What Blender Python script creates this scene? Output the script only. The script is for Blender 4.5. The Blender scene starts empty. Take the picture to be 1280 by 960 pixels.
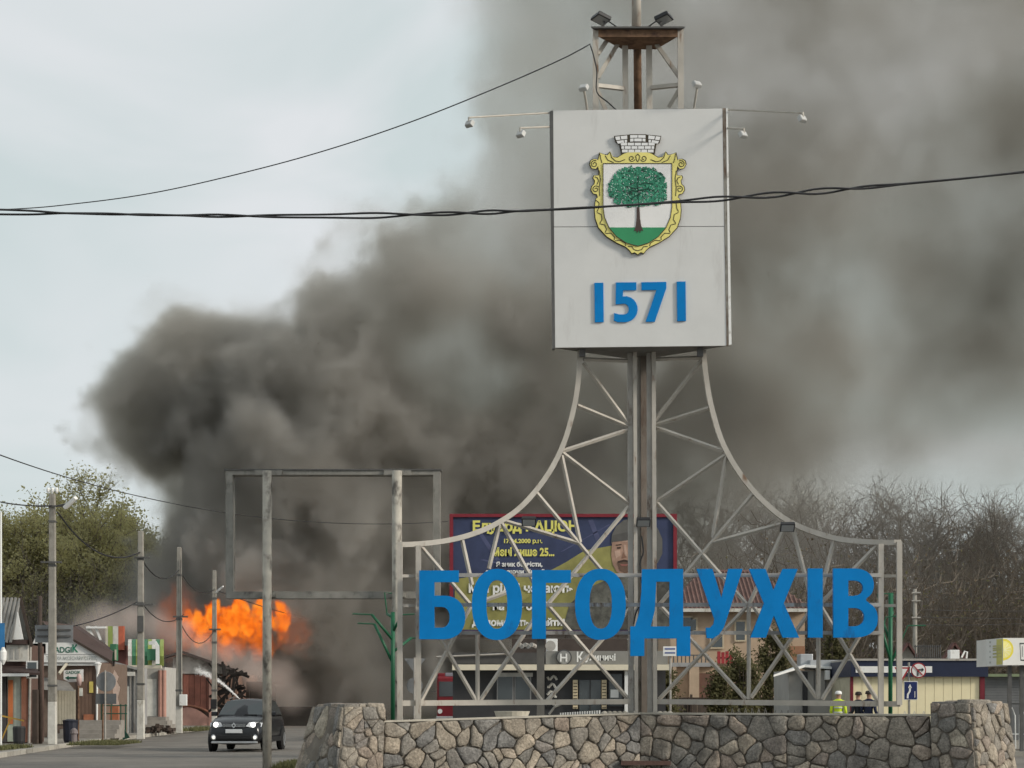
import bpy, bmesh, math, random
import numpy as np
from mathutils import Vector, Matrix, noise as mnoise

S = bpy.context.scene
COL = S.collection
R = math.radians
# ------------------------------------------------------------------ camera, sky, sun, exposure
F = 2480.0          # focal length in photograph pixels
HY = 873.0          # horizon row of the photograph
CZ = 1.65           # eye height
cam = bpy.data.cameras.new('camera'); camo = bpy.data.objects.new('camera', cam); COL.objects.link(camo)
camo.location = (0, 0, CZ); camo.rotation_euler = (math.pi/2, 0, 0)
cam.sensor_width = 36; cam.lens = F*36/1280; cam.shift_y = (HY-480)/1280; cam.clip_end = 6000
S.camera = camo

SUN_DIR = Vector((.927*.9, -.375*.9, .40)).normalized()
world = bpy.data.worlds.new('World'); S.world = world; world.use_nodes = True
_n = world.node_tree.nodes; _l = world.node_tree.links; _bg = _n['Background']
_sky = _n.new('ShaderNodeTexSky'); _sky.sky_type = 'NISHITA'; _sky.sun_disc = False
_sky.sun_elevation = math.asin(SUN_DIR.z); _sky.sun_rotation = math.atan2(SUN_DIR.x, SUN_DIR.y)
_tc = _n.new('ShaderNodeTexCoord'); _mp = _n.new('ShaderNodeMapping'); _mp.inputs['Scale'].default_value = (1, 1, 1.9)
_nz = _n.new('ShaderNodeTexNoise'); _nz.inputs['Scale'].default_value = 5.5; _nz.inputs['Detail'].default_value = 4; _nz.inputs['Roughness'].default_value = .45
_nz.inputs['Distortion'].default_value = .6
_l.new(_tc.outputs['Generated'], _mp.inputs[0]); _l.new(_mp.outputs[0], _nz.inputs['Vector'])
_cr = _n.new('ShaderNodeValToRGB'); _cr.color_ramp.elements[0].position = .38; _cr.color_ramp.elements[1].position = .64
_cr.color_ramp.elements[0].color = (5.45, 6.12, 6.15, 1); _cr.color_ramp.elements[1].color = (6.75, 6.95, 7.1, 1)   # thin overcast over the clear sky
_mx = _n.new('ShaderNodeMixRGB'); _mx.inputs[0].default_value = .94
_l.new(_nz.outputs['Fac'], _cr.inputs[0]); _l.new(_sky.outputs[0], _mx.inputs[1]); _l.new(_cr.outputs[0], _mx.inputs[2])
_l.new(_mx.outputs[0], _bg.inputs[0]); _bg.inputs[1].default_value = .1

sun = bpy.data.lights.new('sun', 'SUN'); suno = bpy.data.objects.new('sun', sun); COL.objects.link(suno)
sun.energy = 2.6; sun.angle = R(11); sun.color = (1, .92, .8)
suno.rotation_euler = SUN_DIR.to_track_quat('Z', 'Y').to_euler()

S.view_settings.view_transform = 'Standard'; S.view_settings.look = 'None'
S.view_settings.exposure = .2; S.view_settings.gamma = 1
S.cycles.use_denoising = True
S.cycles.use_adaptive_sampling = True; S.cycles.adaptive_threshold = .03
S.cycles.max_bounces = 6; S.cycles.diffuse_bounces = 3; S.cycles.transparent_max_bounces = 8
S.cycles.volume_bounces = 1; S.cycles.volume_step_rate = 5.0; S.cycles.volume_max_steps = 256

# ------------------------------------------------------------------ helpers
def W(px, py, D):
    """a place in the world: D metres ahead, from its bearing in the survey photograph"""
    return Vector(((px-640)/F*D, D, CZ+(HY-py)/F*D))
def PX(px, D): return (px-640)/F*D
def PZ(py, D): return CZ+(HY-py)/F*D
ORG = {}
def link(o): COL.objects.link(o); return o
def thing(name, label, cat, loc, group=None):
    o = link(bpy.data.objects.new(name, None)); o.location = loc; o.empty_display_size = .3
    o['label'] = label; o['category'] = cat
    if group: o['group'] = group
    ORG[o.name] = Vector(loc); return o
def tag(o, label, cat, group=None):
    o['label'] = label; o['category'] = cat
    if group: o['group'] = group
    return o
def kind(o, k): o['kind'] = k; return o
def mesh_obj(name, me, mat, parent=None, base=True):
    """link mesh given in world coordinates, moved to its parent's (or its own) origin"""
    o = link(bpy.data.objects.new(name, me))
    if mat is not None:
        for m in (mat if isinstance(mat, (list, tuple)) else [mat]): me.materials.append(m)
    if parent is not None:
        org = ORG[parent.name]; me.transform(Matrix.Translation(-org)); o.parent = parent
        ORG[o.name] = org
    else:
        n = len(me.vertices); co = np.empty(n*3, np.float32); me.vertices.foreach_get('co', co); co = co.reshape(-1, 3)
        lo, hi = co.min(0), co.max(0)
        org = Vector(((lo[0]+hi[0])/2, (lo[1]+hi[1])/2, lo[2])) if base else Vector((0, 0, 0))
        org = Vector([float(v) for v in org])
        me.transform(Matrix.Translation(-org)); o.location = org; ORG[o.name] = org
    return o
def copy_tree(o, parent=None, off=None):
    c = o.copy(); link(c); c.parent = parent
    if off is not None: c.location = o.location+off
    ORG[c.name] = ORG[o.name]+(off or Vector((0, 0, 0)))
    for ch in o.children: copy_tree(ch, c)
    return c

class MB:
    def __init__(s): s.v = []; s.f = []; s.m = []
    def add(s, vs, fs, mi=0):
        b = len(s.v); s.v += [tuple(v) for v in vs]; s.f += [tuple(i+b for i in f) for f in fs]; s.m += [mi]*len(fs); return s
    def box(s, c, sz, rz=0, mi=0):
        hx, hy, hz = sz[0]/2, sz[1]/2, sz[2]/2; cs, sn = math.cos(rz), math.sin(rz); vs = []
        for dx, dy, dz in ((-1,-1,-1),(1,-1,-1),(1,1,-1),(-1,1,-1),(-1,-1,1),(1,-1,1),(1,1,1),(-1,1,1)):
            x, y = dx*hx, dy*hy; vs.append((c[0]+x*cs-y*sn, c[1]+x*sn+y*cs, c[2]+dz*hz))
        return s.add(vs, [(0,3,2,1),(4,5,6,7),(0,1,5,4),(1,2,6,5),(2,3,7,6),(3,0,4,7)], mi)
    def bb(s, x0, x1, y0, y1, z0, z1, mi=0):
        return s.box(((x0+x1)/2, (y0+y1)/2, (z0+z1)/2), (abs(x1-x0), abs(y1-y0), abs(z1-z0)), 0, mi)
    def sweep(s, pts, rad, n=8, closed_ends=True, square=None, mi=0, diamond=False):
        """tube (or a rectangular section square=(w,d)) along points; rad a number or list"""
        pts = [Vector(p) for p in pts]; k = len(pts)
        if k < 2: return s
        rr = rad if isinstance(rad, (list, tuple)) else [rad]*k
        up = Vector((0, 1, 0)); rings = []
        for i, p in enumerate(pts):
            t = (pts[min(i+1, k-1)]-pts[max(i-1, 0)]).normalized()
            u = up-t*up.dot(t)
            if u.length < .05: u = Vector((1, 0, 0))-t*t.x
            u.normalize(); w = t.cross(u)
            if square:
                a, b = square[0]/2, square[1]/2
                rings.append([p+w*x+u*y for x, y in (((0,-b*1.3),(a*1.3,0),(0,b*1.3),(-a*1.3,0)) if diamond else ((-a,-b),(a,-b),(a,b),(-a,b)))])
            else:
                rings.append([p+(w*math.cos(2*math.pi*j/n)+u*math.sin(2*math.pi*j/n))*rr[i] for j in range(n)])
        m = len(rings[0]); vs = [v for r in rings for v in r]; fs = []
        for i in range(k-1):
            for j in range(m):
                fs.append((i*m+j, i*m+(j+1) % m, (i+1)*m+(j+1) % m, (i+1)*m+j))
        if closed_ends: fs += [tuple(range(m))[::-1], tuple((k-1)*m+j for j in range(m))]
        return s.add(vs, fs, mi)
    def tube(s, p, q, r, n=8, r2=None, mi=0): return s.sweep([p, q], [r, r if r2 is None else r2], n, mi=mi)
    def bar(s, p, q, w, d=None, mi=0): return s.sweep([p, q], 0, square=(w, d or w), mi=mi)
    def plate(s, pts, dy, mi=0):
        """polygon (points in order, roughly facing -y) given thickness dy backwards"""
        n = len(pts); a = [Vector(p) for p in pts]; b = [p+Vector((0, dy, 0)) for p in a]
        area = sum(a[i].x*a[(i+1) % n].z-a[(i+1) % n].x*a[i].z for i in range(n))
        if area < 0: a.reverse(); b.reverse()
        return s.add(a+b, [tuple(range(n)), tuple(range(2*n-1, n-1, -1))]+[(i, i+n, (i+1) % n+n, (i+1) % n) for i in range(n)], mi)
    def prism(s, pts, h, mi=0):
        """plan polygon (x,y,z) extruded up by h"""
        n = len(pts); a = [Vector(p) for p in pts]
        if sum(a[i].x*a[(i+1) % n].y-a[(i+1) % n].x*a[i].y for i in range(n)) < 0: a.reverse()
        b = [p+Vector((0, 0, h)) for p in a]
        return s.add(a+b, [tuple(range(n))[::-1], tuple(range(n, 2*n))]+[(i, (i+1) % n, (i+1) % n+n, i+n) for i in range(n)], mi)
    def lathe(s, c, prof, n=16, axis='z', mi=0):
        vs = []; k = len(prof)
        for r, h in prof:
            for j in range(n):
                a = 2*math.pi*j/n; x, y = r*math.cos(a), r*math.sin(a)
                vs.append((c[0]+x, c[1]+y, c[2]+h) if axis == 'z' else ((c[0]+x, c[1]+h, c[2]+y) if axis == 'y' else (c[0]+h, c[1]+x, c[2]+y)))
        fs = [(i*n+j, i*n+(j+1) % n, (i+1)*n+(j+1) % n, (i+1)*n+j) for i in range(k-1) for j in range(n)]
        fs += [tuple(range(n))[::-1], tuple((k-1)*n+j for j in range(n))]
        return s.add(vs, fs, mi)
    def mesh(s, name, smooth=False):
        me = bpy.data.meshes.new(name); me.from_pydata(s.v, [], s.f)
        if any(s.m): me.polygons.foreach_set('material_index', s.m)
        if smooth: me.polygons.foreach_set('use_smooth', [True]*len(s.f))
        me.update(); return me
    def build(s, name, mat, parent=None, smooth=False, bevel=0, base=True):
        o = mesh_obj(name, s.mesh(name, smooth), mat, parent, base)
        if bevel:
            b = o.modifiers.new('bevel', 'BEVEL'); b.width = bevel; b.segments = 2; b.limit_method = 'ANGLE'
        return o

def curve_mesh(name, splines, y, dy):
    """flat lettering/plates with holes: splines of (x,z) points -> mesh with front at y, thickness dy"""
    c = bpy.data.curves.new(name, 'CURVE'); c.dimensions = '2D'; c.fill_mode = 'BOTH'; c.extrude = dy/2
    for sp in splines:
        q = c.splines.new('POLY'); q.points.add(len(sp)-1); q.use_cyclic_u = True
        for p, (x, z) in zip(q.points, sp): p.co = (x, z, 0, 1)
    o = bpy.data.objects.new(name, c); link(o)
    me = bpy.data.meshes.new_from_object(o.evaluated_get(bpy.context.evaluated_depsgraph_get()))
    bpy.data.objects.remove(o); bpy.data.curves.remove(c); me.name = name
    me.transform(Matrix.Translation((0, y+dy/2, 0)) @ Matrix.Rotation(math.pi/2, 4, 'X')); return me
def text_mesh(body, x0, x1, z0, z1, y, dy=.006, bold=.0, rot=None):
    """lettering stretched to the box x0..x1, z0..z1, facing -y at depth y"""
    c = bpy.data.curves.new('lettering', 'FONT'); c.body = body; c.resolution_u = 3; c.offset = bold; c.extrude = 0
    o = bpy.data.objects.new('lettering', c); link(o)
    me = bpy.data.meshes.new_from_object(o.evaluated_get(bpy.context.evaluated_depsgraph_get()))
    bpy.data.objects.remove(o); bpy.data.curves.remove(c)
    co = np.empty(len(me.vertices)*3, np.float32); me.vertices.foreach_get('co', co); co = co.reshape(-1, 3)
    lo, hi = co.min(0), co.max(0)
    out = np.empty_like(co)
    out[:, 0] = x0+(co[:, 0]-lo[0])/(hi[0]-lo[0])*(x1-x0); out[:, 2] = z0+(co[:, 1]-lo[1])/(hi[1]-lo[1])*(z1-z0); out[:, 1] = y
    me.vertices.foreach_set('co', out.ravel()); me.update(); return me
def lettering(body, pxbox, D, mat, parent, bold=0.0, name='lettering', fwd=.004):
    """pxbox = left, right, top, bottom"""
    l, r, t, b = pxbox
    return mesh_obj(name, text_mesh(body, PX(l, D), PX(r, D), PZ(b, D), PZ(t, D), D-fwd, bold=bold), mat, parent)
def ell(cx, cy, rx, ry, n=28, e=2.0, a0=0, a1=360):
    out = []
    k = n if a1-a0 >= 360 else n+1
    for i in range(k):
        a = R(a0+(a1-a0)*i/n); c, s_ = math.cos(a), math.sin(a)
        out.append((cx+rx*math.copysign(abs(c)**(2/e), c), cy+ry*math.copysign(abs(s_)**(2/e), s_)))
    return out

MATS = {}
def M(name, col, rough=.75, metal=0, var=.18, scale=3.0, bump=.15, bscale=40, dirt=None, rnd=0, spec=.35):
    """procedural paint/stone: two-octave colour variation in metres, optional dirt/rust patches, bump"""
    if name in MATS: return MATS[name]
    m = bpy.data.materials.new(name); m.use_nodes = True; n = m.node_tree.nodes; l = m.node_tree.links
    p = n['Principled BSDF']; p.inputs['Roughness'].default_value = rough; p.inputs['Metallic'].default_value = metal
    p.inputs['Specular IOR Level'].default_value = spec
    g = n.new('ShaderNodeNewGeometry'); nz = n.new('ShaderNodeTexNoise'); nz.inputs['Scale'].default_value = scale; nz.inputs['Detail'].default_value = 6; nz.inputs['Roughness'].default_value = .62
    l.new(g.outputs['Position'], nz.inputs['Vector'])
    cr = n.new('ShaderNodeValToRGB'); cr.color_ramp.elements[0].position = .3; cr.color_ramp.elements[1].position = .7
    cr.color_ramp.elements[0].color = (*[c*(1-var) for c in col], 1); cr.color_ramp.elements[1].color = (*[min(1, c*(1+var)) for c in col], 1)
    l.new(nz.outputs['Fac'], cr.inputs[0]); out = cr.outputs[0]
    if dirt:
        dcol, amt, dsc = dirt[:3]
        d = n.new('ShaderNodeTexNoise'); d.inputs['Scale'].default_value = dsc; d.inputs['Detail'].default_value = 8; d.inputs['Roughness'].default_value = .7
        if len(dirt) > 3:      # streaks: stretched in z
            mp = n.new('ShaderNodeMapping'); mp.inputs['Scale'].default_value = (1, 1, dirt[3]); l.new(g.outputs['Position'], mp.inputs[0]); l.new(mp.outputs[0], d.inputs['Vector'])
        else: l.new(g.outputs['Position'], d.inputs['Vector'])
        r2 = n.new('ShaderNodeValToRGB'); r2.color_ramp.elements[0].position = .62-amt*.3; r2.color_ramp.elements[1].position = .72-amt*.2
        l.new(d.outputs['Fac'], r2.inputs[0])
        mx = n.new('ShaderNodeMixRGB'); l.new(r2.outputs[0], mx.inputs[0]); l.new(out, mx.inputs[1]); mx.inputs[2].default_value = (*dcol, 1); out = mx.outputs[0]
    if rnd:
        oi = n.new('ShaderNodeObjectInfo'); mr = n.new('ShaderNodeMapRange'); mr.inputs['To Min'].default_value = 1-rnd; mr.inputs['To Max'].default_value = 1+rnd
        l.new(oi.outputs['Random'], mr.inputs['Value'])
        mu = n.new('ShaderNodeMixRGB'); mu.blend_type = 'MULTIPLY'; mu.inputs[0].default_value = 1
        l.new(out, mu.inputs[1]); l.new(mr.outputs[0], mu.inputs[2]); out = mu.outputs[0]
    l.new(out, p.inputs['Base Color'])
    if bump:
        bn = n.new('ShaderNodeTexNoise'); bn.inputs['Scale'].default_value = bscale; bn.inputs['Detail'].default_value = 5; l.new(g.outputs['Position'], bn.inputs['Vector'])
        b = n.new('ShaderNodeBump'); b.inputs['Strength'].default_value = bump; b.inputs['Distance'].default_value = .02
        l.new(bn.outputs['Fac'], b.inputs['Height']); l.new(b.outputs[0], p.inputs['Normal'])
    MATS[name] = m; return m
def emit(name, col, st):
    if name in MATS: return MATS[name]
    m = bpy.data.materials.new(name); m.use_nodes = True; p = m.node_tree.nodes['Principled BSDF']
    p.inputs['Base Color'].default_value = (*col, 1); p.inputs['Emission Color'].default_value = (*col, 1); p.inputs['Emission Strength'].default_value = st
    MATS[name] = m; return m
def glassy(name, col, rough=.12):
    if name in MATS: return MATS[name]
    m = bpy.data.materials.new(name); m.use_nodes = True; p = m.node_tree.nodes['Principled BSDF']
    p.inputs['Base Color'].default_value = (*col, 1); p.inputs['Roughness'].default_value = rough; p.inputs['Specular IOR Level'].default_value = .8
    MATS[name] = m; return m

cream_steel = M('cream_steel', (.42, .39, .345), .55, 0, .14, 2.5, .1, 30, dirt=((.16, .085, .045), .14, 5, .25))
grey_steel = M('grey_steel', (.36, .34, .31), .6, 0, .16, 3, .15, 30, dirt=((.12, .08, .055), .2, 4, .3))
dark_steel = M('dark_steel', (.10, .098, .095), .5, .2, .2, 5, .1)
rusty = M('rusty_steel', (.17, .10, .06), .85, 0, .4, 6, .3, 30, dirt=((.07, .04, .03), .4, 5))
blue_paint = M('blue_letter_paint', (.002, .19, .52), .6, 0, .1, 1.6, .04, 20, spec=.12, dirt=((.01, .13, .36), .1, 3, .4))
blue_side = M('blue_letter_edge', (.02, .10, .25), .6)
white_paint = M('white_paint', (.74, .74, .72), .6, 0, .06, 3, .05, dirt=((.42, .40, .36), .12, 3))
black = M('black_plastic', (.025, .025, .027), .5)
concrete = M('concrete', (.27, .255, .225), .9, 0, .18, 4, .3, 30, dirt=((.18, .165, .14), .25, 3, .3))
whitewash = M('whitewash', (.54, .525, .48), .85, 0, .12, 5, .2, 30, dirt=((.33, .30, .25), .25, 4, .4))
# ------------------------------------------------------------------ ground, road, pavements
asphalt = M('asphalt', (.17, .155, .137), .92, 0, .25, .5, .35, 60, dirt=((.125, .115, .104), .38, .3))
paving = M('pavement_paving', (.235, .215, .185), .92, 0, .2, 1.2, .3, 30, dirt=((.14, .125, .10), .3, .8))
soil = M('soil', (.14, .115, .08), .95, 0, .3, 1.5, .4, 20, dirt=((.09, .10, .045), .45, .7))
g = MB(); g.add([(-900, -60, -.02), (900, -60, -.02), (900, 1500, -.02), (-900, 1500, -.02)], [(0, 1, 2, 3)])
kind(g.build('ground', soil, base=False), 'structure')
g = MB(); g.add([(-15.0, -40, 0), (40, -40, 0), (40, 58, 0), (30, 62, 0), (-3, 70, 0), (-6.5, 82, 0), (-6.5, 150, 0), (-15.8, 150, 0), (-15.5, 72, 0), (-14.2, 54, 0)], [tuple(range(10))])
kind(g.build('road', asphalt, base=False), 'structure')
KL = [(-13.6, 40), (-14.15, 54.5), (-15.3, 72), (-15.9, 105), (-16.0, 140)]
g = MB(); n = len(KL)
pts = [(x-.14, y, .004) for x, y in KL]+[(-40, 140, .004), (-40, 40, .004)]
g.prism(pts, .118)
kind(g.build('pavement', paving, base=False), 'structure')
kerb = kind(MB().bb(-13.0, -12.99, 40, 40.01, 0, .01).build('kerb', concrete), 'structure')
kerb_me = {}
def along(pts, step):
    out = []; d = 0
    for (x0, y0), (x1, y1) in zip(pts, pts[1:]):
        L = math.hypot(x1-x0, y1-y0); k = 0
        while d < L:
            t = d/L; out.append((x0+(x1-x0)*t, y0+(y1-y0)*t, math.atan2(y1-y0, x1-x0))); d += step
        d -= L
    return out
kerb_mat = M('kerb_concrete', (.36, .34, .30), .9, 0, .2, 3, .3, 30, dirt=((.2, .18, .15), .3, 3), rnd=.25)
kerb_proto = MB().box((0, 0, .07), (.97, .16, .14)).mesh('kerb_stone'); kerb_proto.materials.append(kerb_mat)
for i, (x, y, a) in enumerate(along(KL[1:4], 1.0)):
    o = link(bpy.data.objects.new('kerb_stone', kerb_proto)); o.parent = kerb
    o.location = Vector((x-.07, y, .002))-ORG[kerb.name]; o.rotation_euler = (0, 0, a+random.uniform(-.01, .01))
# right side pavement with kerb behind the monument
g = MB(); g.prism([(5, 61.5, .004), (30, 56.5, .004), (30, 120, .004), (-1.5, 120, .004), (-2, 66, .004)], .13)
kind(g.build('pavement_far_side', paving, base=False), 'structure')

# hillside behind the right-hand trees
hill_mat = M('hillside_earth', (.085, .066, .042), .95, 0, .35, .35, .5, 3, dirt=((.055, .06, .025), .45, .25))
nx, ny = 60, 14; g = MB(); vs = []; rh = random.Random(3)
for j in range(ny):
    for i in range(nx):
        x = -30+i*190/(nx-1)*1.0; y = 152+j*9
        t = min(1, j/6); z = (t*t*(3-2*t))*(8.5+2.0*math.sin(x*.11)+1.2*math.sin(x*.31+1))*min(1, max(0, (x+12)/28))+rh.uniform(-.3, .3)
        vs.append((x, y, z-.3 if j else -.5))
g.add(vs, [(j*nx+i, j*nx+i+1, (j+1)*nx+i+1, (j+1)*nx+i) for j in range(ny-1) for i in range(nx-1)])
kind(g.build('hillside', hill_mat, smooth=True, base=False), 'structure')

# ------------------------------------------------------------------ the stone wall under the town sign
mortar = M('mortar', (.165, .145, .12), .95, 0, .25, 3, .5, 25)
def stone_material():
    m = bpy.data.materials.new('field_stone'); m.use_nodes = True; n = m.node_tree.nodes; l = m.node_tree.links; p = n['Principled BSDF']
    p.inputs['Roughness'].default_value = .88; p.inputs['Specular IOR Level'].default_value = .25
    oi = n.new('ShaderNodeObjectInfo'); cr = n.new('ShaderNodeValToRGB'); e = cr.color_ramp.elements
    cols = [(.0, (.27, .232, .185)), (.2, (.195, .185, .168)), (.38, (.335, .285, .225)), (.55, (.245, .22, .185)), (.7, (.185, .18, .172)), (.85, (.295, .24, .195)), (1., (.385, .34, .27))]
    e[0].position, e[0].color = cols[0][0], (*cols[0][1], 1); e[1].position, e[1].color = cols[-1][0], (*cols[-1][1], 1)
    for q, c in cols[1:-1]: k = e.new(q); k.color = (*c, 1)
    l.new(oi.outputs['Random'], cr.inputs[0])
    g = n.new('ShaderNodeNewGeometry')
    a = n.new('ShaderNodeTexNoise'); a.inputs['Scale'].default_value = 22; a.inputs['Detail'].default_value = 8; a.inputs['Roughness'].default_value = .75
    b = n.new('ShaderNodeTexNoise'); b.inputs['Scale'].default_value = 3.5; b.inputs['Detail'].default_value = 5
    for t in (a, b): l.new(g.outputs['Position'], t.inputs['Vector'])
    ra = n.new('ShaderNodeMapRange'); ra.inputs['From Min'].default_value = .3; ra.inputs['From Max'].default_value = .7; ra.inputs['To Min'].default_value = .45; ra.inputs['To Max'].default_value = 1.75
    l.new(a.outputs['Fac'], ra.inputs['Value'])
    rb = n.new('ShaderNodeMapRange'); rb.inputs['From Min'].default_value = .3; rb.inputs['From Max'].default_value = .7; rb.inputs['To Min'].default_value = .65; rb.inputs['To Max'].default_value = 1.35
    l.new(b.outputs['Fac'], rb.inputs['Value'])
    mm = n.new('ShaderNodeMath'); mm.operation = 'MULTIPLY'; l.new(ra.outputs[0], mm.inputs[0]); l.new(rb.outputs[0], mm.inputs[1])
    mu = n.new('ShaderNodeMixRGB'); mu.blend_type = 'MULTIPLY'; mu.inputs[0].default_value = 1; l.new(cr.outputs[0], mu.inputs[1]); l.new(mm.outputs[0], mu.inputs[2])
    l.new(mu.outputs[0], p.inputs['Base Color'])
    bp = n.new('ShaderNodeBump'); bp.inputs['Strength'].default_value = 1; bp.inputs['Distance'].default_value = .06
    c = n.new('ShaderNodeTexNoise'); c.inputs['Scale'].default_value = 14; c.inputs['Detail'].default_value = 10; c.inputs['Roughness'].default_value = .7; l.new(g.outputs['Position'], c.inputs['Vector'])
    l.new(c.outputs['Fac'], bp.inputs['Height']); l.new(bp.outputs[0], p.inputs['Normal'])
    return m
stone_mat = stone_material()
def clip(poly, nx, ny, c):
    out = []
    for i, p in enumerate(poly):
        q = poly[(i+1) % len(poly)]; dp = p[0]*nx+p[1]*ny-c; dq = q[0]*nx+q[1]*ny-c
        if dp <= 0: out.append(p)
        if (dp < 0 < dq) or (dq < 0 < dp):
            t = dp/(dp-dq); out.append((p[0]+(q[0]-p[0])*t, p[1]+(q[1]-p[1])*t))
    return out
def stones_on(quad, parent, seed, size=.42, depth=.07):
    """irregular field stones laid on the face quad = (bottom a, bottom b, top b, top a)"""
    rnd = random.Random(seed); a, b, c, d = [Vector(p) for p in quad]
    L = ((b-a).length+(c-d).length)/2; H = ((d-a).length+(c-b).length)/2
    nrm = (b-a).cross(d-a).normalized()
    rows = max(2, round(H/(size*.78))); cols = max(1, round(L/size)); seeds = []
    for j in range(rows):
        for i in range(cols+(j % 2)):
            if rnd.random() < .28: continue
            u = (i+.5-(.5 if j % 2 else 0)+rnd.uniform(-.48, .48))*L/cols; v = (j+.5+rnd.uniform(-.45, .45))*H/rows
            seeds.append((min(max(u, .03), L-.03), min(max(v, .03), H-.03)))
            if rnd.random() < .3: seeds.append((min(max(u+rnd.uniform(.08, .16)*rnd.choice((-1, 1)), .03), L-.03), min(max(v+rnd.uniform(.08, .16)*rnd.choice((-1, 1)), .03), H-.03)))
    for k, (u, v) in enumerate(seeds):
        poly = [(0, 0), (L, 0), (L, H), (0, H)]
        for q, (s, t) in enumerate(seeds):
            if q == k: continue
            dx, dy = s-u, t-v; poly = clip(poly, dx, dy, dx*(u+s)/2+dy*(v+t)/2)
            if len(poly) < 3: break
        if len(poly) < 3: continue
        cx = sum(p[0] for p in poly)/len(poly); cy = sum(p[1] for p in poly)/len(poly)
        # round the corners, roughen the outline
        sm = []
        for i, p in enumerate(poly):
            q = poly[(i+1) % len(poly)]
            for t in (.16, .39, .61, .84):
                ux, uy = p[0]+(q[0]-p[0])*t, p[1]+(q[1]-p[1])*t; nv = mnoise.noise_vector(Vector((ux*4.5+seed*7, uy*4.5, seed*3.1)))
                sm.append((min(max(ux+nv.x*.045, .004), L-.004), min(max(uy+nv.y*.045, .004), H-.004)))
        rad = math.sqrt(max(1e-4, abs(sum(poly[i][0]*poly[(i+1) % len(poly)][1]-poly[(i+1) % len(poly)][0]*poly[i][1] for i in range(len(poly))))/2)/math.pi)
        if rad < .05: continue
        gap = rnd.uniform(.003, .016); hh = depth*rnd.uniform(.3, 1.15); tx, ty = rnd.uniform(-.25, .25), rnd.uniform(-.25, .25)
        rings = []
        for sc, h in ((1-gap/rad, -.05), (1-gap/rad-.012, hh*.62), (1-gap/rad-.07, hh*.98), (.55, hh*1.05)):
            ring = []
            for (s, t) in sm:
                j1 = 1+rnd.uniform(-.045, .03); x = cx+(s-cx)*sc*j1; y = cy+(t-cy)*sc*j1
                z = h if h < 0 else h*(1+tx*(x-cx)/rad*.6+ty*(y-cy)/rad*.6+rnd.uniform(-.12, .12))
                U, V = x/L, y/H
                base = (a*(1-U)+b*U)*(1-V)+(d*(1-U)+c*U)*V
                ring.append(base+nrm*z)
            rings.append(ring)
        m = len(sm); cen = sum(rings[-1], Vector())/m+nrm*hh*.06
        vs = [v_ for r_ in rings for v_ in r_]+[cen]; fs = []
        for i in range(3):
            for j in range(m): fs.append((i*m+j, i*m+(j+1) % m, (i+1)*m+(j+1) % m, (i+1)*m+j))
        for j in range(m): fs.append((3*m+j, 3*m+(j+1) % m, 4*m))
        mb = MB(); mb.add(vs, fs); mb.build('stone', stone_mat, parent, smooth=True)
P = lambda px, D, z: Vector((PX(px, D), D, z))
wall = thing('stone_wall', 'low wall of rough grey and tan field stones with end pillars under the blue town sign', 'wall', (PX(800, 41.2), 40.2, 0))
zL, zC, zR = PZ(903, 38.8), PZ(893, 41.2), PZ(895, 38.8)
fl = [P(474, 38.7, 0), P(800, 41.0, 0), P(800, 41.2, zC), P(480, 38.85, zL)]
fr = [P(800, 41.0, 0), P(1168, 38.7, 0), P(1163, 38.85, zR), P(800, 41.2, zC)]
zp, zq = 1.50, 1.565
la = [P(421, 37.9, 0), P(478, 38.55, 0), P(481, 38.75, zp), P(430, 38.2, zp)]
lb = [P(364, 39.4, 0), P(421, 37.9, 0), P(430, 38.2, zp), P(393, 39.5, zp)]
ra_ = [P(1165, 38.55, 0), P(1222, 37.9, 0), P(1213, 38.2, zq), P(1163, 38.75, zq)]
rb_ = [P(1222, 37.9, 0), P(1273, 39.5, 0), P(1257, 39.6, zq), P(1213, 38.2, zq)]
for k, (q, sz) in enumerate(((fl, .33), (fr, .37), (la, .35), (lb, .33), (ra_, .34), (rb_, .31))): stones_on(q, wall, 11+k, sz, .055)
# top faces of the two pillars
tl = [la[3], la[2], P(481, 40.3, zp), lb[3]]
tr = [ra_[3], ra_[2], rb_[2], P(1180, 40.4, zq)]
stones_on(tl, wall, 31, .5, .05); stones_on(tr, wall, 32, .5, .05)
inset = .02
core = MB()
def corep(q, back):
    a, b, c, d = q; core.add([a, b, c, d, a+back, b+back, c+back, d+back], [(0,1,2,3),(5,4,7,6),(4,0,3,7),(1,5,6,2),(3,2,6,7),(4,5,1,0)])
bk = Vector((0, .6, 0)); s_in = Vector((0, .03, 0)); dz = Vector((0, 0, -.012))
corep([p+s_in for p in fl], bk); corep([p+s_in+dz*.5 for p in fr], bk)
for q in ((la, lb), (ra_, rb_)):
    pass
core.add([lb[0], la[0], la[1], P(478, 40.3, 0), lb[3]+dz, la[3]+dz, la[2]+dz, P(481, 40.3, zp-.012)], [(0,1,5,4),(1,2,6,5),(2,3,7,6),(3,0,4,7),(4,5,6,7)])
core.add([ra_[0], ra_[1], rb_[1], P(1180, 40.4, 0), ra_[3]+dz, ra_[2]+dz, rb_[2]+dz, P(1180, 40.4, zq-.012)], [(0,1,5,4),(1,2,6,5),(2,3,7,6),(3,0,4,7),(4,5,6,7)])
core.build('mortar_core', mortar, wall)
cop = MB()
for a, b in ((fl[3], fl[2]), (fr[3], fr[2])):
    up = Vector((0, 0, .035)); f0 = Vector((0, -.04, 0)); f1 = Vector((0, .66, 0))
    cop.add([a+f0, b+f0, b+f1, a+f1, a+f0+up, b+f0+up, b+f1+up, a+f1+up], [(0,3,2,1),(4,5,6,7),(0,1,5,4),(1,2,6,5),(2,3,7,6),(3,0,4,7)])
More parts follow.
